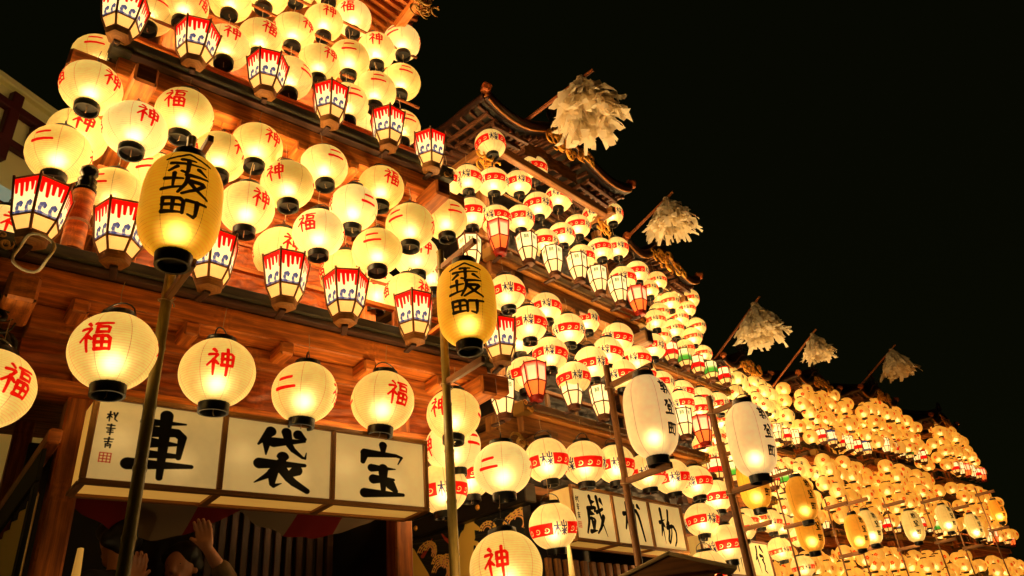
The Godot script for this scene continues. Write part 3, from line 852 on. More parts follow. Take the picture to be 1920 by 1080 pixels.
func person(label: String, at: Vector3, turn: float, arms: Array, coat: Material) -> void:
	# seated musician: the origin lies on the floor under the seat; arms: [elbow, wrist, hand direction] for each side
	var o := thing("person", label, "person", at, turn, "musicians inside the nearest float")
	var st := begin()
	var bones := [[Vector3(0, 0.5, 0), Vector3(0, 0.78, 0.01), 0.15, 0.15], [Vector3(0, 0.78, 0.01), Vector3(0, 0.95, 0.02), 0.15, 0.1], [Vector3(-0.15, 0.97, 0.02), Vector3(0.15, 0.97, 0.02), 0.062, 0.062]]
	for s in [0, 1]:
		var sx := -1.0 if s == 0 else 1.0
		var sh := Vector3(sx * 0.175, 0.96, 0.02)
		bones.append([sh, arms[s][0], 0.055, 0.044])
		bones.append([arms[s][0], arms[s][0].lerp(arms[s][1], 0.55), 0.05, 0.052])
		bones.append([Vector3(sx * 0.09, 0.47, 0), Vector3(sx * 0.13, 0.46, -0.42), 0.085, 0.062])
		bones.append([Vector3(sx * 0.13, 0.46, -0.42), Vector3(sx * 0.13, 0.08, -0.38), 0.06, 0.042])
		bones.append([Vector3(sx * 0.13, 0.04, -0.36), Vector3(sx * 0.14, 0.03, -0.55), 0.042, 0.034])
	add_body(st, bones, 0.02, 0.016)
	put("clothes", st.commit(), coat, o)
	for s in [0, 1]:
		st = begin()
		var el: Vector3 = arms[s][0]
		var wr: Vector3 = arms[s][1]
		add_body(st, [[el.lerp(wr, 0.4), wr, 0.038, 0.026]], 0.009, 0.006)
		hand(st, wr, arms[s][2], arms[s][3], -1.0 if s == 0 else 1.0)
		put("forearm", st.commit(), M.skin, o)
	head(o, Vector3(0, 1.19, -0.02), Vector3(0.2, -0.1, -1), true)
	put("stool", box(Vector3(0.4, 0.4, 0.36), 0.01), M.wood_dark, o, Vector3(0, 0.2, 0.02))


# white paper streamers at the end of a pole that leans out from a roof
func plume(at: Vector3, size: float, foot: Vector3, seed_: int, label: String) -> void:
	var o := thing("paper_plume", label, "plume", at, 0.0, "white paper plumes above the roofs")
	var r := RandomNumberGenerator.new()
	r.seed = seed_
	var dir := (at - foot).normalized()
	put("pole", tube([foot - at, Vector3.ZERO, dir * 0.6 * size], [0.022, 0.02, 0.018], 8), M.wood_b, o)
	var st := begin()
	var hold := dir * 0.42 * size
	for i in 300:
		var a := r.randf() * TAU
		var out := Vector3(cos(a), 0, sin(a))
		var layer := r.randf()  # 0 at the binding, 1 lower down the bunch
		var len := r.randf_range(0.34, 0.62) * size * (1.25 - 0.35 * layer)
		var w := r.randf_range(0.03, 0.07) * size
		var from := hold + Vector3(0, -0.42 * size * layer, 0) + out * size * (0.03 + 0.1 * layer)
		var spread := r.randf_range(0.02, 0.56) + 0.2 * layer
		var ph := r.randf() * TAU
		var tilt := r.randf_range(-0.5, 0.5)
		var sideways := Vector3(-out.z, 0, out.x)
		var pts := []
		var n := 8
		for k in n + 1:
			var t := float(k) / n
			var p := from + out * len * spread * (0.75 * sin(t * 1.5) + 0.35 * t * t * t) + sideways * len * tilt * 0.5 * t * t
			p += Vector3(0, len * (0.1 * sin(t * PI) * spread - 0.86 * t + 0.16 * t * t * t * spread), 0)
			p += (out * sin(ph + t * 9.0) + Vector3.UP * cos(ph * 2.0 + t * 11.0)) * 0.045 * size * t
			pts.append(p)
		for k in n:
			var d: Vector3 = (pts[k + 1] - pts[k]).normalized()
			var e := [sin(ph + k * 0.9) * 0.7, sin(ph + (k + 1) * 0.9) * 0.7]
			var s := (sideways * cos(e[0]) + out * sin(e[0])) * w * (0.55 + 0.45 * sin(PI * minf(1.0, k * 0.09 + 0.1)))
			var s2 := (sideways * cos(e[1]) + out * sin(e[1])) * w * (0.55 + 0.45 * sin(PI * minf(1.0, (k + 1) * 0.09 + 0.1))) * (0.75 if k == n - 1 else 1.0)
			quad(st, pts[k] - s, pts[k] + s, pts[k + 1] + s2, pts[k + 1] - s2, s.cross(d).normalized())
	put("streamers", st.commit(), M.streamer, o)
	var knot := []
	for k in 19: knot.append(hold + Vector3(cos(TAU * k / 6) * 0.05, 0.02 * (k - 9) / 9.0, sin(TAU * k / 6) * 0.05) * size)
	put("binding", tube(knot, 0.012 * size, 5), M.cord, o)


func _ready() -> void:
	rng.seed = 20
	var cam := Camera3D.new()
	cam.name = "camera"
	cam.fov = 42.35
	cam.near = 0.05
	cam.far = 300
	cam.transform = Transform3D(Basis(Vector3(0.781803, -0.091623, 0.616757), Vector3(-0.24297, 0.866191, 0.436667), Vector3(-0.574239, -0.491241, 0.654929)), EYE)
	add_child(cam)
	cam.current = true
	var env := Environment.new()
	env.background_mode = Environment.BG_SKY
	env.sky = Sky.new()
	var night := ProceduralSkyMaterial.new()  # clear night, a faint greenish cast from the town
	night.sky_top_color = Color(0.027, 0.03, 0.008)
	night.sky_horizon_color = Color(0.04, 0.046, 0.012)
	night.ground_bottom_color = Color(0.03, 0.03, 0.015)
	night.ground_horizon_color = Color(0.04, 0.045, 0.015)
	night.sky_curve = 0.2
	env.sky.sky_material = night
	env.tonemap_mode = Environment.TONE_MAPPER_LINEAR
	env.tonemap_exposure = 1.0
	env.sdfgi_enabled = true
	env.ssao_enabled = true
	env.ssil_enabled = true
	var we := WorldEnvironment.new()
	we.name = "environment"
	we.environment = env
	add_child(we)
	materials()

	# the street
	var g := put("street", box(Vector3(120, 0.2, 120), 0), M.asphalt, self, Vector3(10, -0.1, 0))
	tag(g, "dark asphalt street under the floats", "street", "", "structure")
	building()
	floats()
	lanterns()
	poles()
	far_lanterns()
	details()
	musicians()


func materials() -> void:
	M.wood = wood(Color(0.92, 0.53, 0.17), Color(0.55, 0.28, 0.08), 1)
	M.wood_b = wood(Color(0.8, 0.46, 0.15), Color(0.44, 0.22, 0.07), 2)
	M.wood_dark = wood(Color(0.34, 0.2, 0.12), Color(0.18, 0.1, 0.06), 3)
	M.amber = wood(Color(0.64, 0.42, 0.18), Color(0.42, 0.25, 0.1), 4)
	M.carve = wood(Color(0.74, 0.37, 0.13), Color(0.42, 0.18, 0.065), 5, 0.5)
	M.deck = wood(Color(0.27, 0.24, 0.15), Color(0.13, 0.12, 0.08), 6, 0.75)
	M.deck_b = wood(Color(0.5, 0.34, 0.15), Color(0.3, 0.19, 0.08), 7, 0.6)
	M.arm = wood(Color(0.6, 0.4, 0.2), Color(0.42, 0.26, 0.12), 8)
	M.pale_wood = wood(Color(0.8, 0.7, 0.52), Color(0.62, 0.52, 0.36), 9)
	M.bamboo = wood(Color(0.64, 0.54, 0.27), Color(0.46, 0.4, 0.2), 10, 0.4)
	M.lacquer = plain(Color(0.08, 0.06, 0.055), 0.3)
	M.black_wood = wood(Color(0.13, 0.1, 0.09), Color(0.06, 0.05, 0.05), 11, 0.45)
	M.nose = plain(Color(0.07, 0.06, 0.05), 0.5)
	M.gold = plain(Color(0.9, 0.64, 0.22), 0.4, 0.35)
	M.old_gold = plain(Color(0.62, 0.46, 0.2), 0.5, 0.3)
	M.gold_line = plain(Color(0.7, 0.44, 0.17), 0.4, 0.2)
	M.rafter_dark = wood(Color(0.42, 0.24, 0.1), Color(0.25, 0.13, 0.06), 14)
	M.copper = plain(Color(0.68, 0.36, 0.16), 0.4, 0.5)
	M.barge = plain(Color(0.16, 0.08, 0.05), 0.3)
	M.tile = plain(Color(0.1, 0.09, 0.085), 0.6)
	M.cap = plain(Color(0.05, 0.045, 0.04), 0.35)
	M.plate = plain(Color(0.13, 0.12, 0.08), 0.75)
	M.cord = plain(Color(0.72, 0.62, 0.48), 0.9)
	M.white_rope = plain(Color(0.93, 0.88, 0.76), 0.9)
	M.iron = plain(Color(0.2, 0.18, 0.16), 0.22, 0.9)
	M.brass_frame = wood(Color(0.66, 0.44, 0.2), Color(0.5, 0.32, 0.13), 12)
	M.dark_frame = wood(Color(0.46, 0.26, 0.13), Color(0.32, 0.17, 0.08), 13)
	M.red_frame = plain(Color(0.62, 0.12, 0.06), 0.45)
	M.dark = plain(Color(0.09, 0.06, 0.04), 0.8)
	M.asphalt = plain(Color(0.24, 0.24, 0.24), 0.85)
	M.streamer = plain(Color(0.98, 0.94, 0.82), 0.9)
	M.streamer.backlight_enabled = true
	M.streamer.backlight = Color(0.85, 0.8, 0.72)
	M.skin = plain(Color(0.78, 0.54, 0.4), 0.5)
	M.hair = plain(Color(0.03, 0.025, 0.02), 0.5)
	M.eye = plain(Color(0.12, 0.09, 0.08), 0.2)
	M.coat = plain(Color(0.1, 0.11, 0.16), 0.85)
	M.coat_b = plain(Color(0.45, 0.36, 0.24), 0.85)
	M.red_cloth = plain(Color(0.5, 0.04, 0.05), 0.9)
	M.white_cloth = plain(Color(0.54, 0.46, 0.36), 0.9)
	M.tan_cloth = plain(Color(0.97, 0.85, 0.52), 0.9)
	M.black_cloth = plain(Color(0.04, 0.045, 0.05), 0.9)
	M.wall = plain(Color(0.93, 0.92, 0.66), 0.85)
	M.maroon = plain(Color(0.3, 0.06, 0.05), 0.6)
	M.lit_paper = lantern_mat(paper(64, 128, 0, 0), Color(1, 0.72, 0.32), 0.42, 1.0)
	M.lit_paper.refraction_enabled = false


func building() -> void:
	# at the left, beyond the first float
	var along := Vector3(0.8688, 0, -0.4951)
	var mid := Vector3(0.3, 0, -7.67)
	var turn := atan2(-along.z, along.x)
	var o := thing("shop_building", "olive plastered building with a dark red sign, beyond the nearest float", "building", mid - along * 2.6, turn)
	beam("wall", -4.5, 4.3, 0, 7.9, -4.0, -0.2, M.wall, o, 0.02)
	beam("parapet", -4.5, 4.3, 7.905, 8.0, -4.0, -0.14, M.wall, o, 0.02)
	beam("sign_band", -4.5, 2.75, 6.2, 6.48, -0.197, -0.08, M.maroon, o, 0.01)
	var strip := plain(Color(0.75, 0.85, 0.82), 0.5)
	strip.emission_enabled = true
	strip.emission = Color(0.55, 0.68, 0.62)
	strip.emission_energy_multiplier = 0.35
	beam("light_strip", -4.5, 2.75, 6.49, 6.66, -0.197, -0.1, strip, o, 0.01)
	var s := thing_part("sign_letter", o)
	for b in [[2.2, 2.32, 7.05, 7.95], [1.95, 2.06, 7.32, 7.72], [2.5, 2.62, 7.32, 7.72], [1.95, 2.62, 7.68, 7.8], [1.95, 2.62, 7.25, 7.36]]:
		beam("bar", b[0], b[1], b[2] - 0.1, b[3] - 0.12, -0.197, -0.1 - 0.01 * (b[0] - 2), M.maroon, s, 0.012)


func floats() -> void:
	var a := {"id": 1, "lantern_rails": [4.5, 4.78, 5.06, 6.2, 6.5, 6.82, 7.15], "back": -3.0, "frame": [0.57, 2.66], "deck1": [0.02, 3.28], "deck2": [0.36, 2.98], "roof": [0.5, 2.87, 0.48, -2.2], "eave": 7.55, "bump": 0.35,
		"wood": M.wood, "wood_b": M.wood_b, "deck": M.deck, "trim": M.wood_dark, "carve": M.carve, "nose": M.nose, "fitting": M.deck, "gold": M.old_gold, "post": M.wood_b, "dark": M.dark, "tile": M.tile, "soffit": M.wood_b, "barge": M.barge, "gold_line": M.gold_line, "tip": M.copper, "rafter": M.wood}
	var f1 := build_float("festival_float", "nearest float, tall tiered orange wood with the three-pane calligraphy sign", Vector3(0, 0, -4.0), 0.0, a, true)
	sign_box(f1, 0.63, 2.5, 2.69, 3.11, 0.16, 0.24, [sign_pane("kuruma", true, 0.4), sign_pane("fukuro", false, 0.43), sign_pane("takara", false, 0.48)], M.brass_frame, M.lit_paper)
	for k in 13:
		beam("lattice_slat", 1.5 + k * 0.075, 1.545 + k * 0.075, 1.0, 3.2, -1.0, -0.96, M.wood_dark, f1, 0.004)
	var b := a.duplicate()
	b.merge({"id": 2, "frame": [0.25, 2.75], "deck1": [0.1, 3.15], "deck2": [-0.12, 2.4], "roof": [-0.25, 2.2, 0.24, -2.6], "y1": 3.87, "y2": 5.38, "soffit": M.lacquer, "eave": 6.87, "bump": 0.34, "wood": M.amber, "wood_b": M.deck_b, "deck": M.deck_b, "trim": M.gold_line, "carve": M.black_wood, "nose": M.old_gold, "fitting": M.old_gold, "gold": M.gold, "post": M.black_wood, "dark": M.lacquer, "rafter": M.rafter_dark, "eave_beam": M.amber}, true)
	var f2 := build_float("festival_float", "second float, dark lacquer and gold fittings with plum calligraphy sign", Vector3(3.9, 0, -4.57), deg_to_rad(7.5), b, false)
	sign_box(f2, 0.42, 2.08, 2.74, 3.17, 0.15, 0.24, [sign_pane("tawamure", true, 0.58, 7.0), sign_pane("kozue", false, 0.6, 7.0), sign_pane("ume", false, 0.58, 7.0)], M.brass_frame, M.lit_paper)
	for k in 14: beam("lattice_slat", 0.5 + k * 0.12, 0.56 + k * 0.12, 1.0, 2.68, -0.3, -0.26, M.amber, f2, 0.004)
	side_curtain(f2)
	var c := b.duplicate()
	c.merge({"id": 3, "frame": [0.2, 2.3], "deck1": [-0.2, 2.75], "deck2": [0.05, 2.15], "roof": [-0.3, 1.5, 0.22, -2.4], "y1": 3.93, "y2": 5.52, "eave": 6.98, "wood": M.wood_b, "wood_b": M.wood_dark, "deck": M.deck_b}, true)
	var f3 := build_float("festival_float", "third float with red and green box lanterns along its deck", Vector3(7.4, 0, -5.85), deg_to_rad(6.5), c, false)
	sign_box(f3, 0.35, 2.05, 2.8, 3.25, 0.03, 0.22, [sign_pane("name_c", true, 0.3, 8.0), sign_pane("kozue", false, 0.32, 8.0), sign_pane("sumu", false, 0.34, 8.0)], M.dark_frame, M.lit_paper)
	var far := [[11.75, -7.6, 4, "fourth float, mostly hidden behind the white pole lanterns", 2.1], [14.05, -7.4, 3, "fifth float, with blue and red banded box lanterns on deck", 2.15], [16.25, -7.2, 2, "sixth float, second from the far end of the row", 2.1], [20.15, -7.4, 2, "last float at the far right end of the row", 1.95]]
	for k in 4:
		var d := c.duplicate()
		var w: float = far[k][4]
		d.merge({"id": 4 + k, "frame": [0.2, w - 0.15], "deck1": [-0.15, w + 0.25], "deck2": [0.0, w], "roof": [0.1, w - 0.3, 0.05, -2.3], "eave": 6.95}, true)
		var f := build_float("festival_float", far[k][3], Vector3(far[k][0], 0, far[k][1]), deg_to_rad(far[k][2]), d, false)
		sign_box(f, 0.35, w - 0.5, 2.85, 3.3, 0.03, 0.2, [sign_pane("name_a", false, 0.22, 6.0), sign_pane("name_b", false, 0.22, 6.0)] if k != 2 else [sign_pane("name_c", false, 0.24, 6.0), sign_pane("saka", false, 0.24, 6.0), sign_pane("yo", false, 0.24, 6.0)], M.dark_frame, M.lit_paper)


func side_curtain(f: Node3D) -> void:
	var im := Image.create(640, 512, false, Image.FORMAT_RGB8)
	im.fill(Color(0.05, 0.05, 0.055))
	var gold := Color(1.0, 0.82, 0.36)
	var pale := Color(0.98, 0.7, 0.42)
	# u 0 at the back; two golden animals rearing over curling waves
	for an in [[Vector2(190, 66), 1.0], [Vector2(420, 60), -0.9]]:
		var c: Vector2 = an[0]
		var s: float = an[1]
		var P := func(x: float, y: float) -> Vector2: return c + Vector2(x * s, y)
		stroke(im, PackedVector2Array([P.call(-10, 0), P.call(10, 60), P.call(30, 110)]), 30, 46, gold)
		stroke(im, PackedVector2Array([P.call(-14, 10), P.call(-22, -40), P.call(-30, -58)]), 28, 16, gold)
		stroke(im, PackedVector2Array([P.call(-20, -40), P.call(-60, -14)]), 17, 8, gold)
		stroke(im, PackedVector2Array([P.call(-4, 20), P.call(-50, 40), P.call(-60, 66)]), 11, 6, gold)
		stroke(im, PackedVector2Array([P.call(20, 120), P.call(-20, 170), P.call(-26, 230)]), 22, 9, gold)
		stroke(im, PackedVector2Array([P.call(56, 110), P.call(60, 180), P.call(46, 230)]), 22, 9, gold)
		stroke(im, PackedVector2Array([P.call(50, 20), P.call(80, -10), P.call(96, -34)]), 9, 3, Color(0.7, 0.2, 0.14))
	for w in 20:
		var c := Vector2(rng.randf_range(240, 640), rng.randf_range(40, 380))
		if c.x > 360 and c.x < 480 and c.y < 200: c.y += 190
		var r := rng.randf_range(24, 46)
		for ring in 3:
			var arc := PackedVector2Array()
			for k in 12:
				var t := lerpf(-2.9, 0.7, k / 11.0)
				arc.append(c + Vector2(cos(t), sin(t)) * (r - ring * 9))
			stroke(im, arc, 2.4, 3.4, pale)
		for k in 8:
			var t := lerpf(-2.8, 0.2, k / 7.0)
			stroke(im, PackedVector2Array([c + Vector2(cos(t), sin(t)) * r, c + Vector2(cos(t), sin(t)) * (r - 12)]), 4, 2, gold)
	for k in 40: stroke(im, PackedVector2Array([Vector2(rng.randf() * 640, rng.randf() * 200)]) + PackedVector2Array([Vector2(-9, -9)]), 0, 0, gold)
	im.generate_mipmaps()
	var m := StandardMaterial3D.new()
	m.albedo_texture = ImageTexture.create_from_image(im)
	m.roughness = 0.7
	var st := begin()
	var n := 24
	for i in n:
		var p := []
		for c in [[i, 0], [i + 1, 0], [i + 1, 1], [i, 1]]:
			var t := float(c[0]) / n
			p.append(Vector3(0.2 + 0.012 * sin(t * 21.0), 1.96 + 1.14 * c[1], lerpf(-2.3, -0.22, t)))
		quad(st, p[0], p[1], p[2], p[3], Vector3.LEFT, [Vector2(float(i) / n, 1), Vector2(float(i + 1) / n, 1), Vector2(float(i + 1) / n, 0), Vector2(float(i) / n, 0)])
	put("embroidered_curtain", st.commit(), m, f)
	beam("curtain_beam", 0.13, 0.27, 3.07, 3.23, -2.5, -0.1, M.black_wood, f, 0.01)
	for k in 6: put("gilt_stud", lathe([Vector2(0.001, 0.02), Vector2(0.014, 0.018), Vector2(0.022, 0.008), Vector2(0.026, 0)].map(func(v): return Vector2(v.x, v.y)), 12), M.gold, f, Vector3(0.13, 3.15, -0.25 - k * 0.42), Vector3(0, 0, PI / 2))


func band_texture(band: Color, ink: Color, thin: float) -> Image:
	var im := paper(768, 288, 0, 8)
	var y0 := 168.0 - 30.0 * thin
	var h := 60.0 * thin
	for k in 3:
		var x := 768.0 / 3 * (k + 0.5)
		glyph(im, "emblem", Vector2(x - 33, y0 - 10 * thin), Vector2(70, 76 * thin), 3.0, ink)
		var x0 := x + 40
		stroke(im, PackedVector2Array([Vector2(x0 + h / 2, y0 + h / 2), Vector2(x0 + 176 - h / 2, y0 + h / 2)]), h / 2, h / 2, band)
		im.fill_rect(Rect2i(posmod(int(x0), 768), int(y0), mini(24, 768 - posmod(int(x0), 768)), int(h)), band)
		im.fill_rect(Rect2i(posmod(int(x0 + 152), 768), int(y0), mini(24, 768 - posmod(int(x0 + 152), 768)), int(h)), band)
		for q in 3:
			var c := Vector2(x0 + 34 + q * 54, y0 + h * 0.55)
			var arc := PackedVector2Array()
			for i in 14:
				var t := i / 13.0
				arc.append(c + Vector2(cos(t * 6.5 + 2.0), sin(t * 6.5 + 2.0) * 0.8) * (4 + 15 * t) * thin)
			stroke(im, arc, 1.2, 2.8, Color(1, 0.93, 0.84))
	return im


func flower_texture(petal: Color, ink: Color) -> Image:
	var im := paper(512, 192, 0, 6)
	for k in 4:
		var c := Vector2(64 + 128 * k, 102)
		if k % 2 == 0:
			for q in 5:
				var d := Vector2(cos(TAU * q / 5), sin(TAU * q / 5)) * 12
				stroke(im, PackedVector2Array([c + d * 0.6, c + d]), 7, 9, petal)
			stroke(im, PackedVector2Array([c, c + Vector2(1, 0)]), 4, 4, Color(1, 0.9, 0.7))
		else: glyph(im, "name_b", c - Vector2(20, 22), Vector2(40, 44), 3.4, ink)
	return im


func pane_texture(kind: String) -> Image:
	var im := paper(96, 128, 0, 0)
	match kind:
		"drips":
			var red := Color(0.86, 0.05, 0.03)
			im.fill_rect(Rect2i(0, 0, 96, 20), red)
			for k in 5:
				var x := 10.0 + k * 19.0
				stroke(im, PackedVector2Array([Vector2(x, 10), Vector2(x + rng.randf_range(-1.5, 1.5), rng.randf_range(40, 62))]), 8.0, 5.0, red)
			var blue := Color(0.12, 0.17, 0.5)
			stroke(im, PackedVector2Array([Vector2(-4, 123), Vector2(30, 120), Vector2(64, 124), Vector2(100, 121)]), 5, 5, Color(blue, 0.6))
			for k in 2:
				var c := Vector2(28 + 42 * k, 98)
				stroke(im, PackedVector2Array([c + Vector2(-6, 22), c + Vector2(-11, 8), c + Vector2(-8, -6), c + Vector2(1, -11), c + Vector2(8, -6), c + Vector2(6, 1), c + Vector2(1, -1)]), 7.5, 4.5, Color(blue, 0.55))
		"crest":
			var ink := Color(0.36, 0.5, 0.38, 0.8)
			for k in 3: stroke(im, PackedVector2Array([Vector2(30, 26 + 10 * k), Vector2(66, 25 + 10 * k)]), 4, 3, ink)
			stroke(im, PackedVector2Array([Vector2(34, 22), Vector2(32, 54)]), 4, 3, ink)
			stroke(im, PackedVector2Array([Vector2(62, 22), Vector2(64, 54)]), 4, 3, ink)
		"red":
			for y in 128:
				for x in 96:
					var e := clampf(1.0 - minf(minf(x, 95 - x) / 16.0, y / 34.0), 0, 1)
					im.set_pixel(x, y, im.get_pixel(x, y).lerp(Color(0.95, 0.12, 0.06), 0.14 + 0.8 * e))
		"red_band":
			im.fill_rect(Rect2i(0, 0, 96, 12), Color(0.9, 0.12, 0.08))
			im.fill_rect(Rect2i(0, 78, 96, 50), Color(0.92, 0.06, 0.06))
			for k in 4: stroke(im, PackedVector2Array([Vector2(20 + 18 * k, 34), Vector2(26 + 18 * k, 58)]), 2, 1, Color(0.9, 0.6, 0.4))
		"green_band":
			im.fill_rect(Rect2i(0, 0, 96, 9), Color(0.3, 0.55, 0.25))
			for y in range(50, 128):
				for x in 96: im.set_pixel(x, y, im.get_pixel(x, y).lerp(Color(0.25, 0.58, 0.22), clampf((y - 50) / 40.0, 0, 1)))
			for k in 3: stroke(im, PackedVector2Array([Vector2(20 + 26 * k, 26), Vector2(26 + 26 * k, 52)]), 3, 1, Color(0.3, 0.6, 0.25))
		"blue_band":
			im.fill_rect(Rect2i(0, 0, 96, 26), Color(0.2, 0.26, 0.55))
			im.fill_rect(Rect2i(0, 104, 96, 24), Color(0.3, 0.34, 0.5))
			stroke(im, PackedVector2Array([Vector2(34, 48), Vector2(60, 58), Vector2(40, 80)]), 3, 3, Color(0.4, 0.44, 0.5))
		"cream":
			pass
	return im


func lanterns() -> void:
	# round lanterns of the nearest float: two bars, good fortune, deity painted in red at a third of the turn each
	var im := paper(1024, 384, 34, 8)
	var red := Color(0.86, 0.02, 0.01)
	for k in 3: glyph(im, ["two", "fuku", "kami"][k], Vector2(1024.0 * (1 + 2 * k) / 6 - 62, 126), Vector2(124, 132), 7.0 if k else 8.5, red)
	var ones := []
	for v in [[Color(1, 0.82, 0.42), 0.64], [Color(1, 0.78, 0.34), 0.66], [Color(1, 0.86, 0.52), 0.72], [Color(1, 0.8, 0.37), 0.52], [Color(1, 0.77, 0.32), 0.4]]:
		ones.append(round_lantern(0.178, lantern_mat(im, v[0], v[1] + 0.06), 0.18, true))
	var lows := []
	for k in 2: lows.append(round_lantern(0.187, ones[k * 2].get_node("paper_shell").material_override, 0.2, true))
	var starts := [5.0 / 6, 3.0 / 6, 1.0 / 6]
	var kinds := ["lantern with red deity kanji", "lantern with red fortune kanji", "lantern with two red bars"]
	hang(F1_LOW, lows, starts, kinds, "below nearest float's deck", "red-lettered lanterns hung on the nearest float")
	hang(F1_MID, ones, starts, kinds, "nearest float's middle storey", "red-lettered lanterns hung on the nearest float")
	hang(F1_UP, ones, starts, kinds, "nearest float's top storey", "red-lettered lanterns hung on the nearest float")
	im = band_texture(Color(0.88, 0.03, 0.02), Color(0.1, 0.1, 0.36), 1.0)
	var twos := []
	for k in 3: twos.append(round_lantern(0.158 + 0.006 * k, lantern_mat(im, Color(1, 0.83, 0.47), 0.64 + 0.06 * k), 0.15, true))
	kinds = ["red-banded paper lantern"]
	var emb := [0.5]
	hang(F2_UP, [twos[0]], emb, kinds, "top storey of second float", "red-banded lanterns hung on the second float")
	hang(F2_MID, [twos[1], twos[2]], emb, kinds, "middle storey of second float", "red-banded lanterns hung on the second float")
	var two_low := round_lantern(0.18, twos[1].get_node("paper_shell").material_override, 0.2, true)
	hang(F2_LOW, [two_low], emb, kinds, "under second float's lower deck", "red-banded lanterns hung on the second float")
	im = band_texture(Color(0.86, 0.2, 0.1), Color(0.22, 0.22, 0.3), 0.75)
	var threes := []
	for k in 2: threes.append(round_lantern(0.15 + 0.004 * k, lantern_mat(im, Color(1, 0.79, 0.41), 0.58 + 0.07 * k), 0.15, false))
	kinds = ["thin-banded paper lantern"]
	hang(F3_UP, threes, emb, kinds, "top storey of third float", "thin-banded lanterns hung on the third float")
	hang(F3_MID, threes, emb, kinds, "middle storey of third float", "thin-banded lanterns hung on the third float")
	hang(F3_LOW, threes, emb, kinds, "under third float's lower deck", "thin-banded lanterns hung on the third float")

	# box lanterns that stand on the decks
	var pane := {}
	for k in ["drips", "crest", "red", "red_band", "green_band", "blue_band", "cream"]:
		pane[k] = lantern_mat(pane_texture(k), Color(1, 0.9, 0.68), 1.15, 0.75)
	pane.cream.emission = Color(1, 0.77, 0.43)
	pane.cream.emission_energy_multiplier = 0.8
	M.pane = pane
	var names := {"a": "six-sided lantern with red drips and blue waves", "w": "white box lantern with grey-green crest", "r": "red-edged six-sided box lantern", "p": "red and white banded box lantern", "g": "green and white banded box lantern"}
	var protos := {
		"a": hex_lantern(0.146, 0.114, 0.078, 0.215, 0.075, pane.drips, pane.cream, M.brass_frame, 0.13),
		"w": hex_lantern(0.106, 0.094, 0.06, 0.165, 0.12, pane.crest, lantern_mat(paper(32, 32, 0, 0), Color(1, 0.86, 0.6), 1.05, 0.75), M.dark_frame, 0.11),
		"r": hex_lantern(0.114, 0.1, 0.062, 0.17, 0.125, pane.red, lantern_mat(paper(32, 32, 0, 0, Color(1, 0.62, 0.42)), Color(1, 0.75, 0.45), 1.0, 0.75), M.red_frame, 0.1),
		"p": hex_lantern(0.098, 0.1, 0.066, 0.185, 0.07, pane.red_band, pane.cream, M.dark_frame, 0.09),
		"g": hex_lantern(0.098, 0.1, 0.066, 0.185, 0.07, pane.green_band, pane.cream, M.dark_frame, 0.09),
	}
	M.hexes = protos
	stand(HEX_F1_DECK1, protos, names, "on nearest float's first deck", "box lanterns along the nearest float's decks")
	stand(HEX_F1_DECK2, protos, names, "on nearest float's upper deck", "box lanterns along the nearest float's decks")
	stand(HEX_F2_DECK2, protos, names, "on second float's upper deck", "box lanterns along the second float's decks", 0.13)
	stand(HEX_F2_DECK1, protos, names, "on second float's lower deck", "box lanterns along the second float's decks", 0.13)
	stand(HEX_F3_DECK2, protos, names, "on third float's upper deck", "box lanterns along the third float's decks", 0.11)
	stand(HEX_F3_DECK1, protos, names, "on third float's lower deck", "box lanterns along the third float's decks", 0.11)


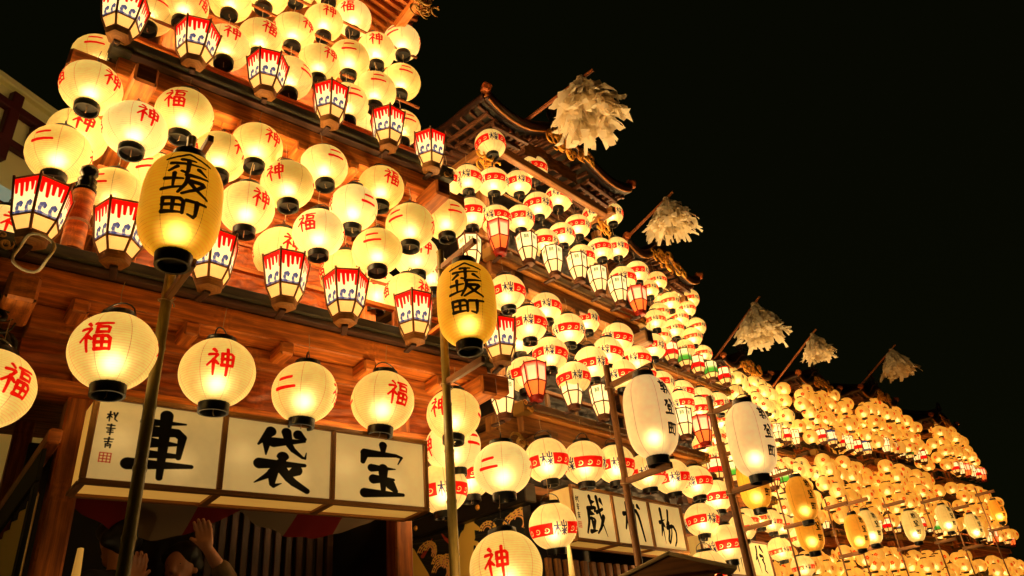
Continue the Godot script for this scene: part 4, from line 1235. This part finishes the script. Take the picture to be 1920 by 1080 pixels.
func poles() -> void:
	# long lanterns tied between two arms of a pole; the town's name runs down their side
	var made := {}
	for kind in ["yellow", "white", "amber", "cream"]:
		var im := paper(640, 384, 34 if kind == "yellow" else 0, 6)
		var words: Array = ["yo", "saka", "machi"] if kind == "yellow" else ["atsu", "noboru", "machi"]
		for side in 2:
			for k in 3: glyph(im, words[k], Vector2(160 + 320 * side - 60, [60, 142, 218][k]) if kind == "yellow" else Vector2(160 + 320 * side - 26, 60 + k * 88), Vector2(120, [88, 78, 74][k]) if kind == "yellow" else Vector2(52, 66), 5.2 if kind == "yellow" else 3.8, Color(0.02, 0.02, 0.02), 0.4)
		var glow: Color = {"yellow": Color(1, 0.7, 0.12), "white": Color(1, 0.84, 0.62), "amber": Color(1, 0.66, 0.2), "cream": Color(1, 0.78, 0.4)}[kind]
		var m := lantern_mat(im, glow, {"yellow": 0.42, "white": 0.5, "amber": 0.24, "cream": 0.3}[kind], 0.9)
		if kind in ["yellow", "amber"]: m.albedo_color = Color(0.9, 0.72, 0.26, 0.88)
		made[kind] = long_lantern(0.185 if kind == "yellow" else 0.18, 0.56 if kind == "yellow" else 0.6, m)
	var list := [
		["yellow", Vector3(0.72, 3.85, -3.17), 0.02, "large yellow long lantern in front of the nearest float's left side"],
		["yellow", Vector3(2.47, 3.82, -3.26), 0.02, "large yellow long lantern at the nearest float's right corner"],
		["white", Vector3(4.02, 3.31, -3.25), 0.8, "white long lantern before the second float, left of the white pair"],
		["white", Vector3(5.24, 3.31, -3.27), 0.82, "white long lantern before the second float, right of the white pair"],
		["amber", Vector3(7.36, 3.52, -4.7), 0.8, "amber long lantern just below the right white lantern", 0.92],
		["amber", Vector3(8.27, 3.43, -4.7), 0.75, "tall amber long lantern before the third float", 0.86],
		["amber", Vector3(8.5, 3.12, -4.85), 0.75, "low amber lantern half hidden under the tall amber lantern", 0.84],
		["amber", Vector3(9.33, 3.11, -4.7), 0.75, "amber long lantern left of the pale one by the fourth float", 0.7],
		["cream", Vector3(9.9, 3.22, -4.8), 0.75, "pale long lantern tucked behind an amber one, fourth float", 0.72],
		["cream", Vector3(10.92, 3.27, -4.7), 0.4, "pale long lantern alone before the sixth float", 0.7],
		["cream", Vector3(12.21, 3.47, -4.75), 0.75, "cream long lantern, second from the right end", 0.66],
		["cream", Vector3(13.13, 3.41, -4.75), 0.75, "small cream lantern before the last float", 0.62],
		["amber", Vector3(14.5, 3.75, -4.8), 0.75, "dim amber lantern at the far right end", 0.62],
	]
	for d in list:
		var o: Node3D = made[d[0]].duplicate()
		o.name = numbered("long_lantern")
		add_child(o)
		o.position = d[1]
		if d.size() > 4: o.scale = Vector3.ONE * d[4]
		var to := EYE - o.position
		o.rotation.y = atan2(to.x, to.z) + asin(d[2]) - TAU * 0.25
		o.rotation.z = rng.randfn(0, 0.015)
		tag(o, d[3], "lantern", "long lanterns with the town names")
	bamboo_pole(Vector3(0.8, 0, -3.56), 4.62, [4.32, 3.56], 0.36, "bamboo pole behind the left yellow long lantern")
	bamboo_pole(Vector3(2.5, 0, -3.6), 4.42, [4.28, 3.43], 0.36, "bamboo pole at the nearest float's right corner")
	bamboo_pole(Vector3(4.06, 0, -3.62), 3.86, [3.69, 2.95], 0.4, "wooden pole holding the left white lantern", 0.032, true)
	bamboo_pole(Vector3(5.3, 0, -3.62), 3.82, [3.67, 2.98], 0.36, "wooden pole holding the right white lantern", 0.034, true)
	bamboo_pole(Vector3(7.42, 0, -5.0), 4.1, [3.95, 3.1], 0.32, "thin pole just right of the right white lantern", 0.022, true)
	var far := [[8.36, "thin pole beside the tall amber lantern", 3.9], [9.4, "thin pole beside the low amber lantern, fourth float", 3.6], [9.98, "thin pole beside the pale tucked lantern", 3.7], [11.0, "thin pole beside the lone pale lantern", 3.75], [12.28, "thin pole holding the second last cream lantern", 3.9], [13.2, "thin pole holding the small cream lantern", 3.85], [14.55, "thin pole at the far right end", 4.2]]
	for d in far: bamboo_pole(Vector3(d[0], 0, -5.02), d[2], [d[2] - 0.12, d[2] - 0.72], 0.24, d[1], 0.014, true)


func far_lanterns() -> void:
	var im := flower_texture(Color(0.82, 0.16, 0.06), Color(0.25, 0.28, 0.36))
	var im2 := flower_texture(Color(0.86, 0.3, 0.06), Color(0.7, 0.4, 0.2))
	var sets := [lantern_mat(im, Color(1, 0.76, 0.34), 0.68), lantern_mat(im2, Color(1, 0.69, 0.25), 0.7), lantern_mat(im2, Color(1, 0.64, 0.2), 0.68), lantern_mat(im2, Color(1, 0.59, 0.16), 0.62)]
	var fl := [[11.75, -7.6, 4.0, 2.1, "fourth"], [14.05, -7.4, 3.0, 2.15, "fifth"], [16.25, -7.2, 2.0, 2.1, "sixth"], [20.15, -7.4, 2.0, 1.95, "last"]]
	var single := 0
	var rest := []
	for k in 4:
		var proto := round_lantern(0.154, sets[k], 0.09, false)
		proto.get_node("cord").free()
		proto.get_node("bulb_hook").free()
		var frame := Transform3D(Basis(Vector3.UP, deg_to_rad(fl[k][2])), Vector3(fl[k][0], 0, fl[k][1]))
		var w: float = fl[k][3]
		for storey in [["top storey", 6.88, 6, 0.2, -0.05, -0.1, w], ["middle storey", 5.27, 6, 0.205, 0.02, -0.2, w + 0.15], ["lower deck", 3.54, 4, 0.215, 0.12, -0.25, w + 0.2]]:
			for i in storey[2]:
				var cols := 11
				for j in cols:
					var side: bool = j < 2  # the first two hang along the left side
					var x: float = lerpf(storey[5], storey[6], (j - 2.0 + 0.5 * (i % 2)) / (cols - 2.6))
					var pos := Vector3(x, storey[1] - i * storey[3], storey[4] + 0.1 * (i % 2))
					if side: pos = Vector3(storey[5] - 0.08, storey[1] - i * storey[3], -0.35 - 0.35 * j)
					if i == 0 and storey[0] == "top storey" and not side and absf(x - w / 2) > 0.75: continue
					pos += Vector3(rng.randfn(0, 0.05), rng.randfn(0, 0.045), rng.randfn(0, 0.07))
					if rng.randf() < 0.06: continue
					var turn := rng.randf() * TAU
					if single < 118:
						single += 1
						var o: Node3D = proto.duplicate()
						o.name = numbered("paper_lantern")
						add_child(o)
						o.position = frame * pos
						o.rotation.y = turn
						tag(o, "flower-crested paper lantern, %s in %s row%s, %s of %s float" % [ORDINAL[j], ORDINAL[i], " on the left side" if side else "", storey[0], fl[k][4]], "lantern", "small flower-crested lanterns of the far floats")
					else: rest.append([Transform3D(Basis(Vector3.UP, turn), frame * pos), k])
		# box lanterns on its decks
		var row := []
		for d in [[5.605, w], [3.975, w + 0.2]]:
			var n := 6
			for j in n:
				var pos := frame * Vector3(lerpf(0.12, d[1] - 0.1, j / (n - 1.0)), d[0] + 0.03, 0.16)
				var kind: String = [["w", "p", "w", "w", "p", "w"], ["p", "b", "p", "w", "p", "b"], ["w", "p", "w", "g", "w", "p"], ["p", "w", "r", "w", "p", "r"]][k][j]
				if kind == "b" and not M.hexes.has("b"): M.hexes.b = hex_lantern(0.11, 0.105, 0.075, 0.22, 0.07, M.pane.blue_band, M.pane.cream, M.dark_frame, 0.09)
				var o: Node3D = M.hexes[kind].duplicate()
				o.name = numbered("box_lantern")
				add_child(o)
				o.position = pos
				o.rotation.y = rng.randf() * TAU
				tag(o, "small %s box lantern, %s from left, %s deck of %s float" % [{"w": "white", "p": "red and white", "b": "blue-topped", "g": "green", "r": "red"}[kind], ORDINAL[j], "upper" if d[0] > 5 else "lower", fl[k][4]], "lantern", "small box lanterns on the far floats")
	# beyond three hundred round lanterns: the smallest ones together
	var st := begin()
	var prof := []
	for i in 11:
		var a := lerpf(-1.17, 1.17, i / 10.0)
		prof.append(Vector2(cos(a), sin(a) * 0.96) * 0.154)
	add_lathe(st, prof, 14)
	st.index()
	var mesh := st.commit()
	var y: float = 0.96 * sin(1.17) * 0.154
	var r: float = cos(1.17) * 0.154
	st = begin()
	add_lathe(st, [Vector2(0.001, -y - 0.012), Vector2(r * 0.84, -y - 0.03), Vector2(r * 0.98, -y - 0.03), Vector2(r * 1.05, -y + 0.008)], 10)
	add_lathe(st, [Vector2(r * 1.08, y - 0.01), Vector2(r * 1.0, y + 0.02), Vector2(0.001, y + 0.022)], 10)
	st.index()
	mesh = st.commit(mesh)
	mesh.surface_set_material(0, sets[2])
	mesh.surface_set_material(1, M.cap)
	var mm := MultiMesh.new()
	mm.transform_format = MultiMesh.TRANSFORM_3D
	mm.mesh = mesh
	mm.instance_count = rest.size()
	for i in rest.size(): mm.set_instance_transform(i, rest[i][0])
	var all := MultiMeshInstance3D.new()
	all.name = "small_paper_lanterns"
	all.multimesh = mm
	add_child(all)
	tag(all, "mass of small orange paper lanterns covering the farthest floats", "lanterns", "small flower-crested lanterns of the far floats", "stuff")
	for i in range(0, rest.size()): bulb(self, rest[i][0].origin + Vector3(0, -0.05, 0), 0.08)


func details() -> void:
	plume(Vector3(4.36, 7.13, -4.0), 0.85, Vector3(4.1, 6.95, -4.9), 1, "large white paper plume above the second float's roof")
	plume(Vector3(7.28, 7.46, -5.2), 0.72, Vector3(7.05, 7.0, -6.2), 2, "white paper plume above the third float's roof")
	plume(Vector3(11.78, 7.64, -6.9), 1.0, Vector3(11.85, 7.1, -7.9), 3, "bushy paper plume over the fourth float")
	plume(Vector3(13.9, 7.6, -6.9), 0.7, Vector3(13.9, 7.0, -7.9), 4, "small ragged paper plume over the fifth float")
	plume(Vector3(16.9, 7.78, -6.7), 0.8, Vector3(16.6, 7.1, -7.6), 5, "last paper plume on a slanting pole, sixth float")
	# red and white curtain in the nearest float, bunched under the sign
	var c := thing("striped_curtain", "red and white striped curtain bunched up under the nearest float's sign", "curtain", Vector3(0.72, 2.78, -4.22))
	for k in 6:
		var st := begin()
		var n := 10
		for i in n:
			for j in 5:
				var p := []
				for q in [[i, j], [i + 1, j], [i + 1, j + 1], [i, j + 1]]:
					var u: float = (k + q[0] / float(n)) / 6.0
					var drop: float = 0.05 + 0.2 * sin(PI * fposmod(u * 2.0, 1.0)) * (1.0 - 0.5 * u)
					var v: float = q[1] / 5.0
					p.append(Vector3(u * 1.75 - 0.06 * v, -drop * v, 0.03 * sin(u * 60.0 + v * 2) * v - 0.12 * v))
				quad(st, p[0], p[1], p[2], p[3], Vector3.BACK)
		put("stripe", st.commit(), M.red_cloth if k % 2 == 0 else M.white_cloth, c)
	# tan curtain with a black border on the nearest float's left side
	var s := thing("side_curtain", "tan cloth curtain with black border on the nearest float's left side", "curtain", Vector3(0.52, 1.26, -4.14))
	var st2 := begin()
	for i in 30:
		var p := []
		for q in [[i, 0], [i + 1, 0], [i + 1, 1], [i, 1]]: p.append(Vector3(0.014 * sin(q[0] * 1.3), 0.25 + q[1] * 1.23, -0.12 - q[0] * 0.05))
		quad(st2, p[0], p[1], p[2], p[3], Vector3.LEFT)
	put("cloth", st2.commit(), M.tan_cloth, s)
	beam("border", -0.036, -0.016, 1.5, 1.66, -1.7, 0.0, M.black_cloth, s, 0.004)
	beam("border", -0.036, -0.016, 0.1, 1.49, -0.1, 0.0, M.black_cloth, s, 0.004)
	beam("curtain_rail", -0.03, 0.03, 1.67, 1.75, -1.8, 0.05, M.wood_b, s, 0.008)
	# narrow lit paper pillars beside the floats' corner posts
	for d in [[Vector3(0.735, 2.0, -4.16), 0.46, "narrow lit paper lamp beside the nearest float's left post"], [Vector3(3.97, 2.05, -4.2), 0.58, "narrow lit paper lamp at the second float's corner"]]:
		var o := thing("paper_lamp", d[2], "lamp", d[0])
		put("shade", lathe([Vector2(0.03, 0), Vector2(0.034, 0.02), Vector2(0.014, d[1]), Vector2(0.001, d[1] + 0.004)], 8), M.lit_paper, o)
		put("post", tube([Vector3(0, -2.0, 0), Vector3(0, -0.002, 0)], 0.012, 6), M.wood_dark, o)
		bulb(o, Vector3(0, d[1] * 0.5, 0), 0.01)
	# small roofed notice board among the crowd
	var b := thing("notice_board", "small gable-roofed wooden notice board at the bottom of the street", "notice board", Vector3(3.62, 0, -3.0), -0.8)
	for q: float in [-1.0, 1.0]:
		put("roof_board", box(Vector3(0.4, 0.02, 0.26), 0.004), M.pale_wood, b, Vector3(q * 0.175, 2.24, 0), Vector3(0, 0, -q * 0.32))
		beam("post", q * 0.275 - 0.02, q * 0.275 + 0.02, 0, 2.17, -0.025, 0.025, M.wood_dark, b)
	var gb := begin()
	for f: float in [1.0, -1.0]: tri(gb, [Vector3(-0.32, 2.185, 0.1 * f), Vector3(0.32, 2.185, 0.1 * f), Vector3(0, 2.288, 0.1 * f)], Vector3(0, 0, f), [Vector2(0, 0), Vector2(0.9, 0), Vector2(0.45, 0.3)])
	put("gable_board", gb.commit(), M.arm, b)
	beam("board", -0.25, 0.25, 1.5, 2.18, -0.012, 0.012, M.amber, b)
	# white rope looped round the nearest float's left beam end
	var loop := []
	for k in 25:
		var t := TAU * k / 24
		loop.append(Vector3(0.02 * sin(3 * t), 0.095 * sin(t), 0.095 * cos(t)))
	var ro := put("rope_loop", tube(loop, 0.008, 6), M.white_rope, self, Vector3(0.22, 3.78, -3.8), Vector3(0, 0.9, 0.2))
	tag(ro, "white rope looped round the nearest float's left beam end", "rope")


func musicians() -> void:
	beam("stage_floor", 0.62, 2.5, 1.0, 1.06, -4.2 + 4.0 - 2.0, -0.35, M.wood_b, get_node("festival_float"), 0.01)
	person("dark-haired person seated at the left post inside the nearest float", Vector3(0.96, 1.36, -4.4), 0.5, [[Vector3(-0.26, 0.72, -0.1), Vector3(-0.16, 0.68, -0.34), Vector3(0.3, 0.1, -0.95).normalized(), Vector3(0, -1, 0)], [Vector3(0.26, 0.72, -0.1), Vector3(0.14, 0.66, -0.34), Vector3(-0.3, 0.1, -0.95).normalized(), Vector3(0, -1, 0)]], M.coat)
	person("person raising a bare arm under the striped curtain", Vector3(1.32, 1.26, -4.52), 2.6, [[Vector3(-0.34, 1.0, -0.16), Vector3(-0.2, 1.22, -0.34), Vector3(0.2, 0.9, -0.3).normalized(), Vector3(0, 0.2, -1).normalized()], [Vector3(0.3, 0.86, -0.2), Vector3(0.12, 1.06, -0.4), Vector3(-0.2, 0.9, -0.2).normalized(), Vector3(0, 0.2, -1).normalized()]], M.coat_b)
	for d in [Vector3(0.98, 1.06, -4.42), Vector3(1.32, 1.06, -4.52)]:
		beam("bench", d.x - 0.25, d.x + 0.25, 1.061, d.y + (0.255 if d.x < 1.0 else 0.195), d.z + 4.0 - 0.28, d.z + 4.0 + 0.22, M.wood_dark, get_node("festival_float"), 0.01)
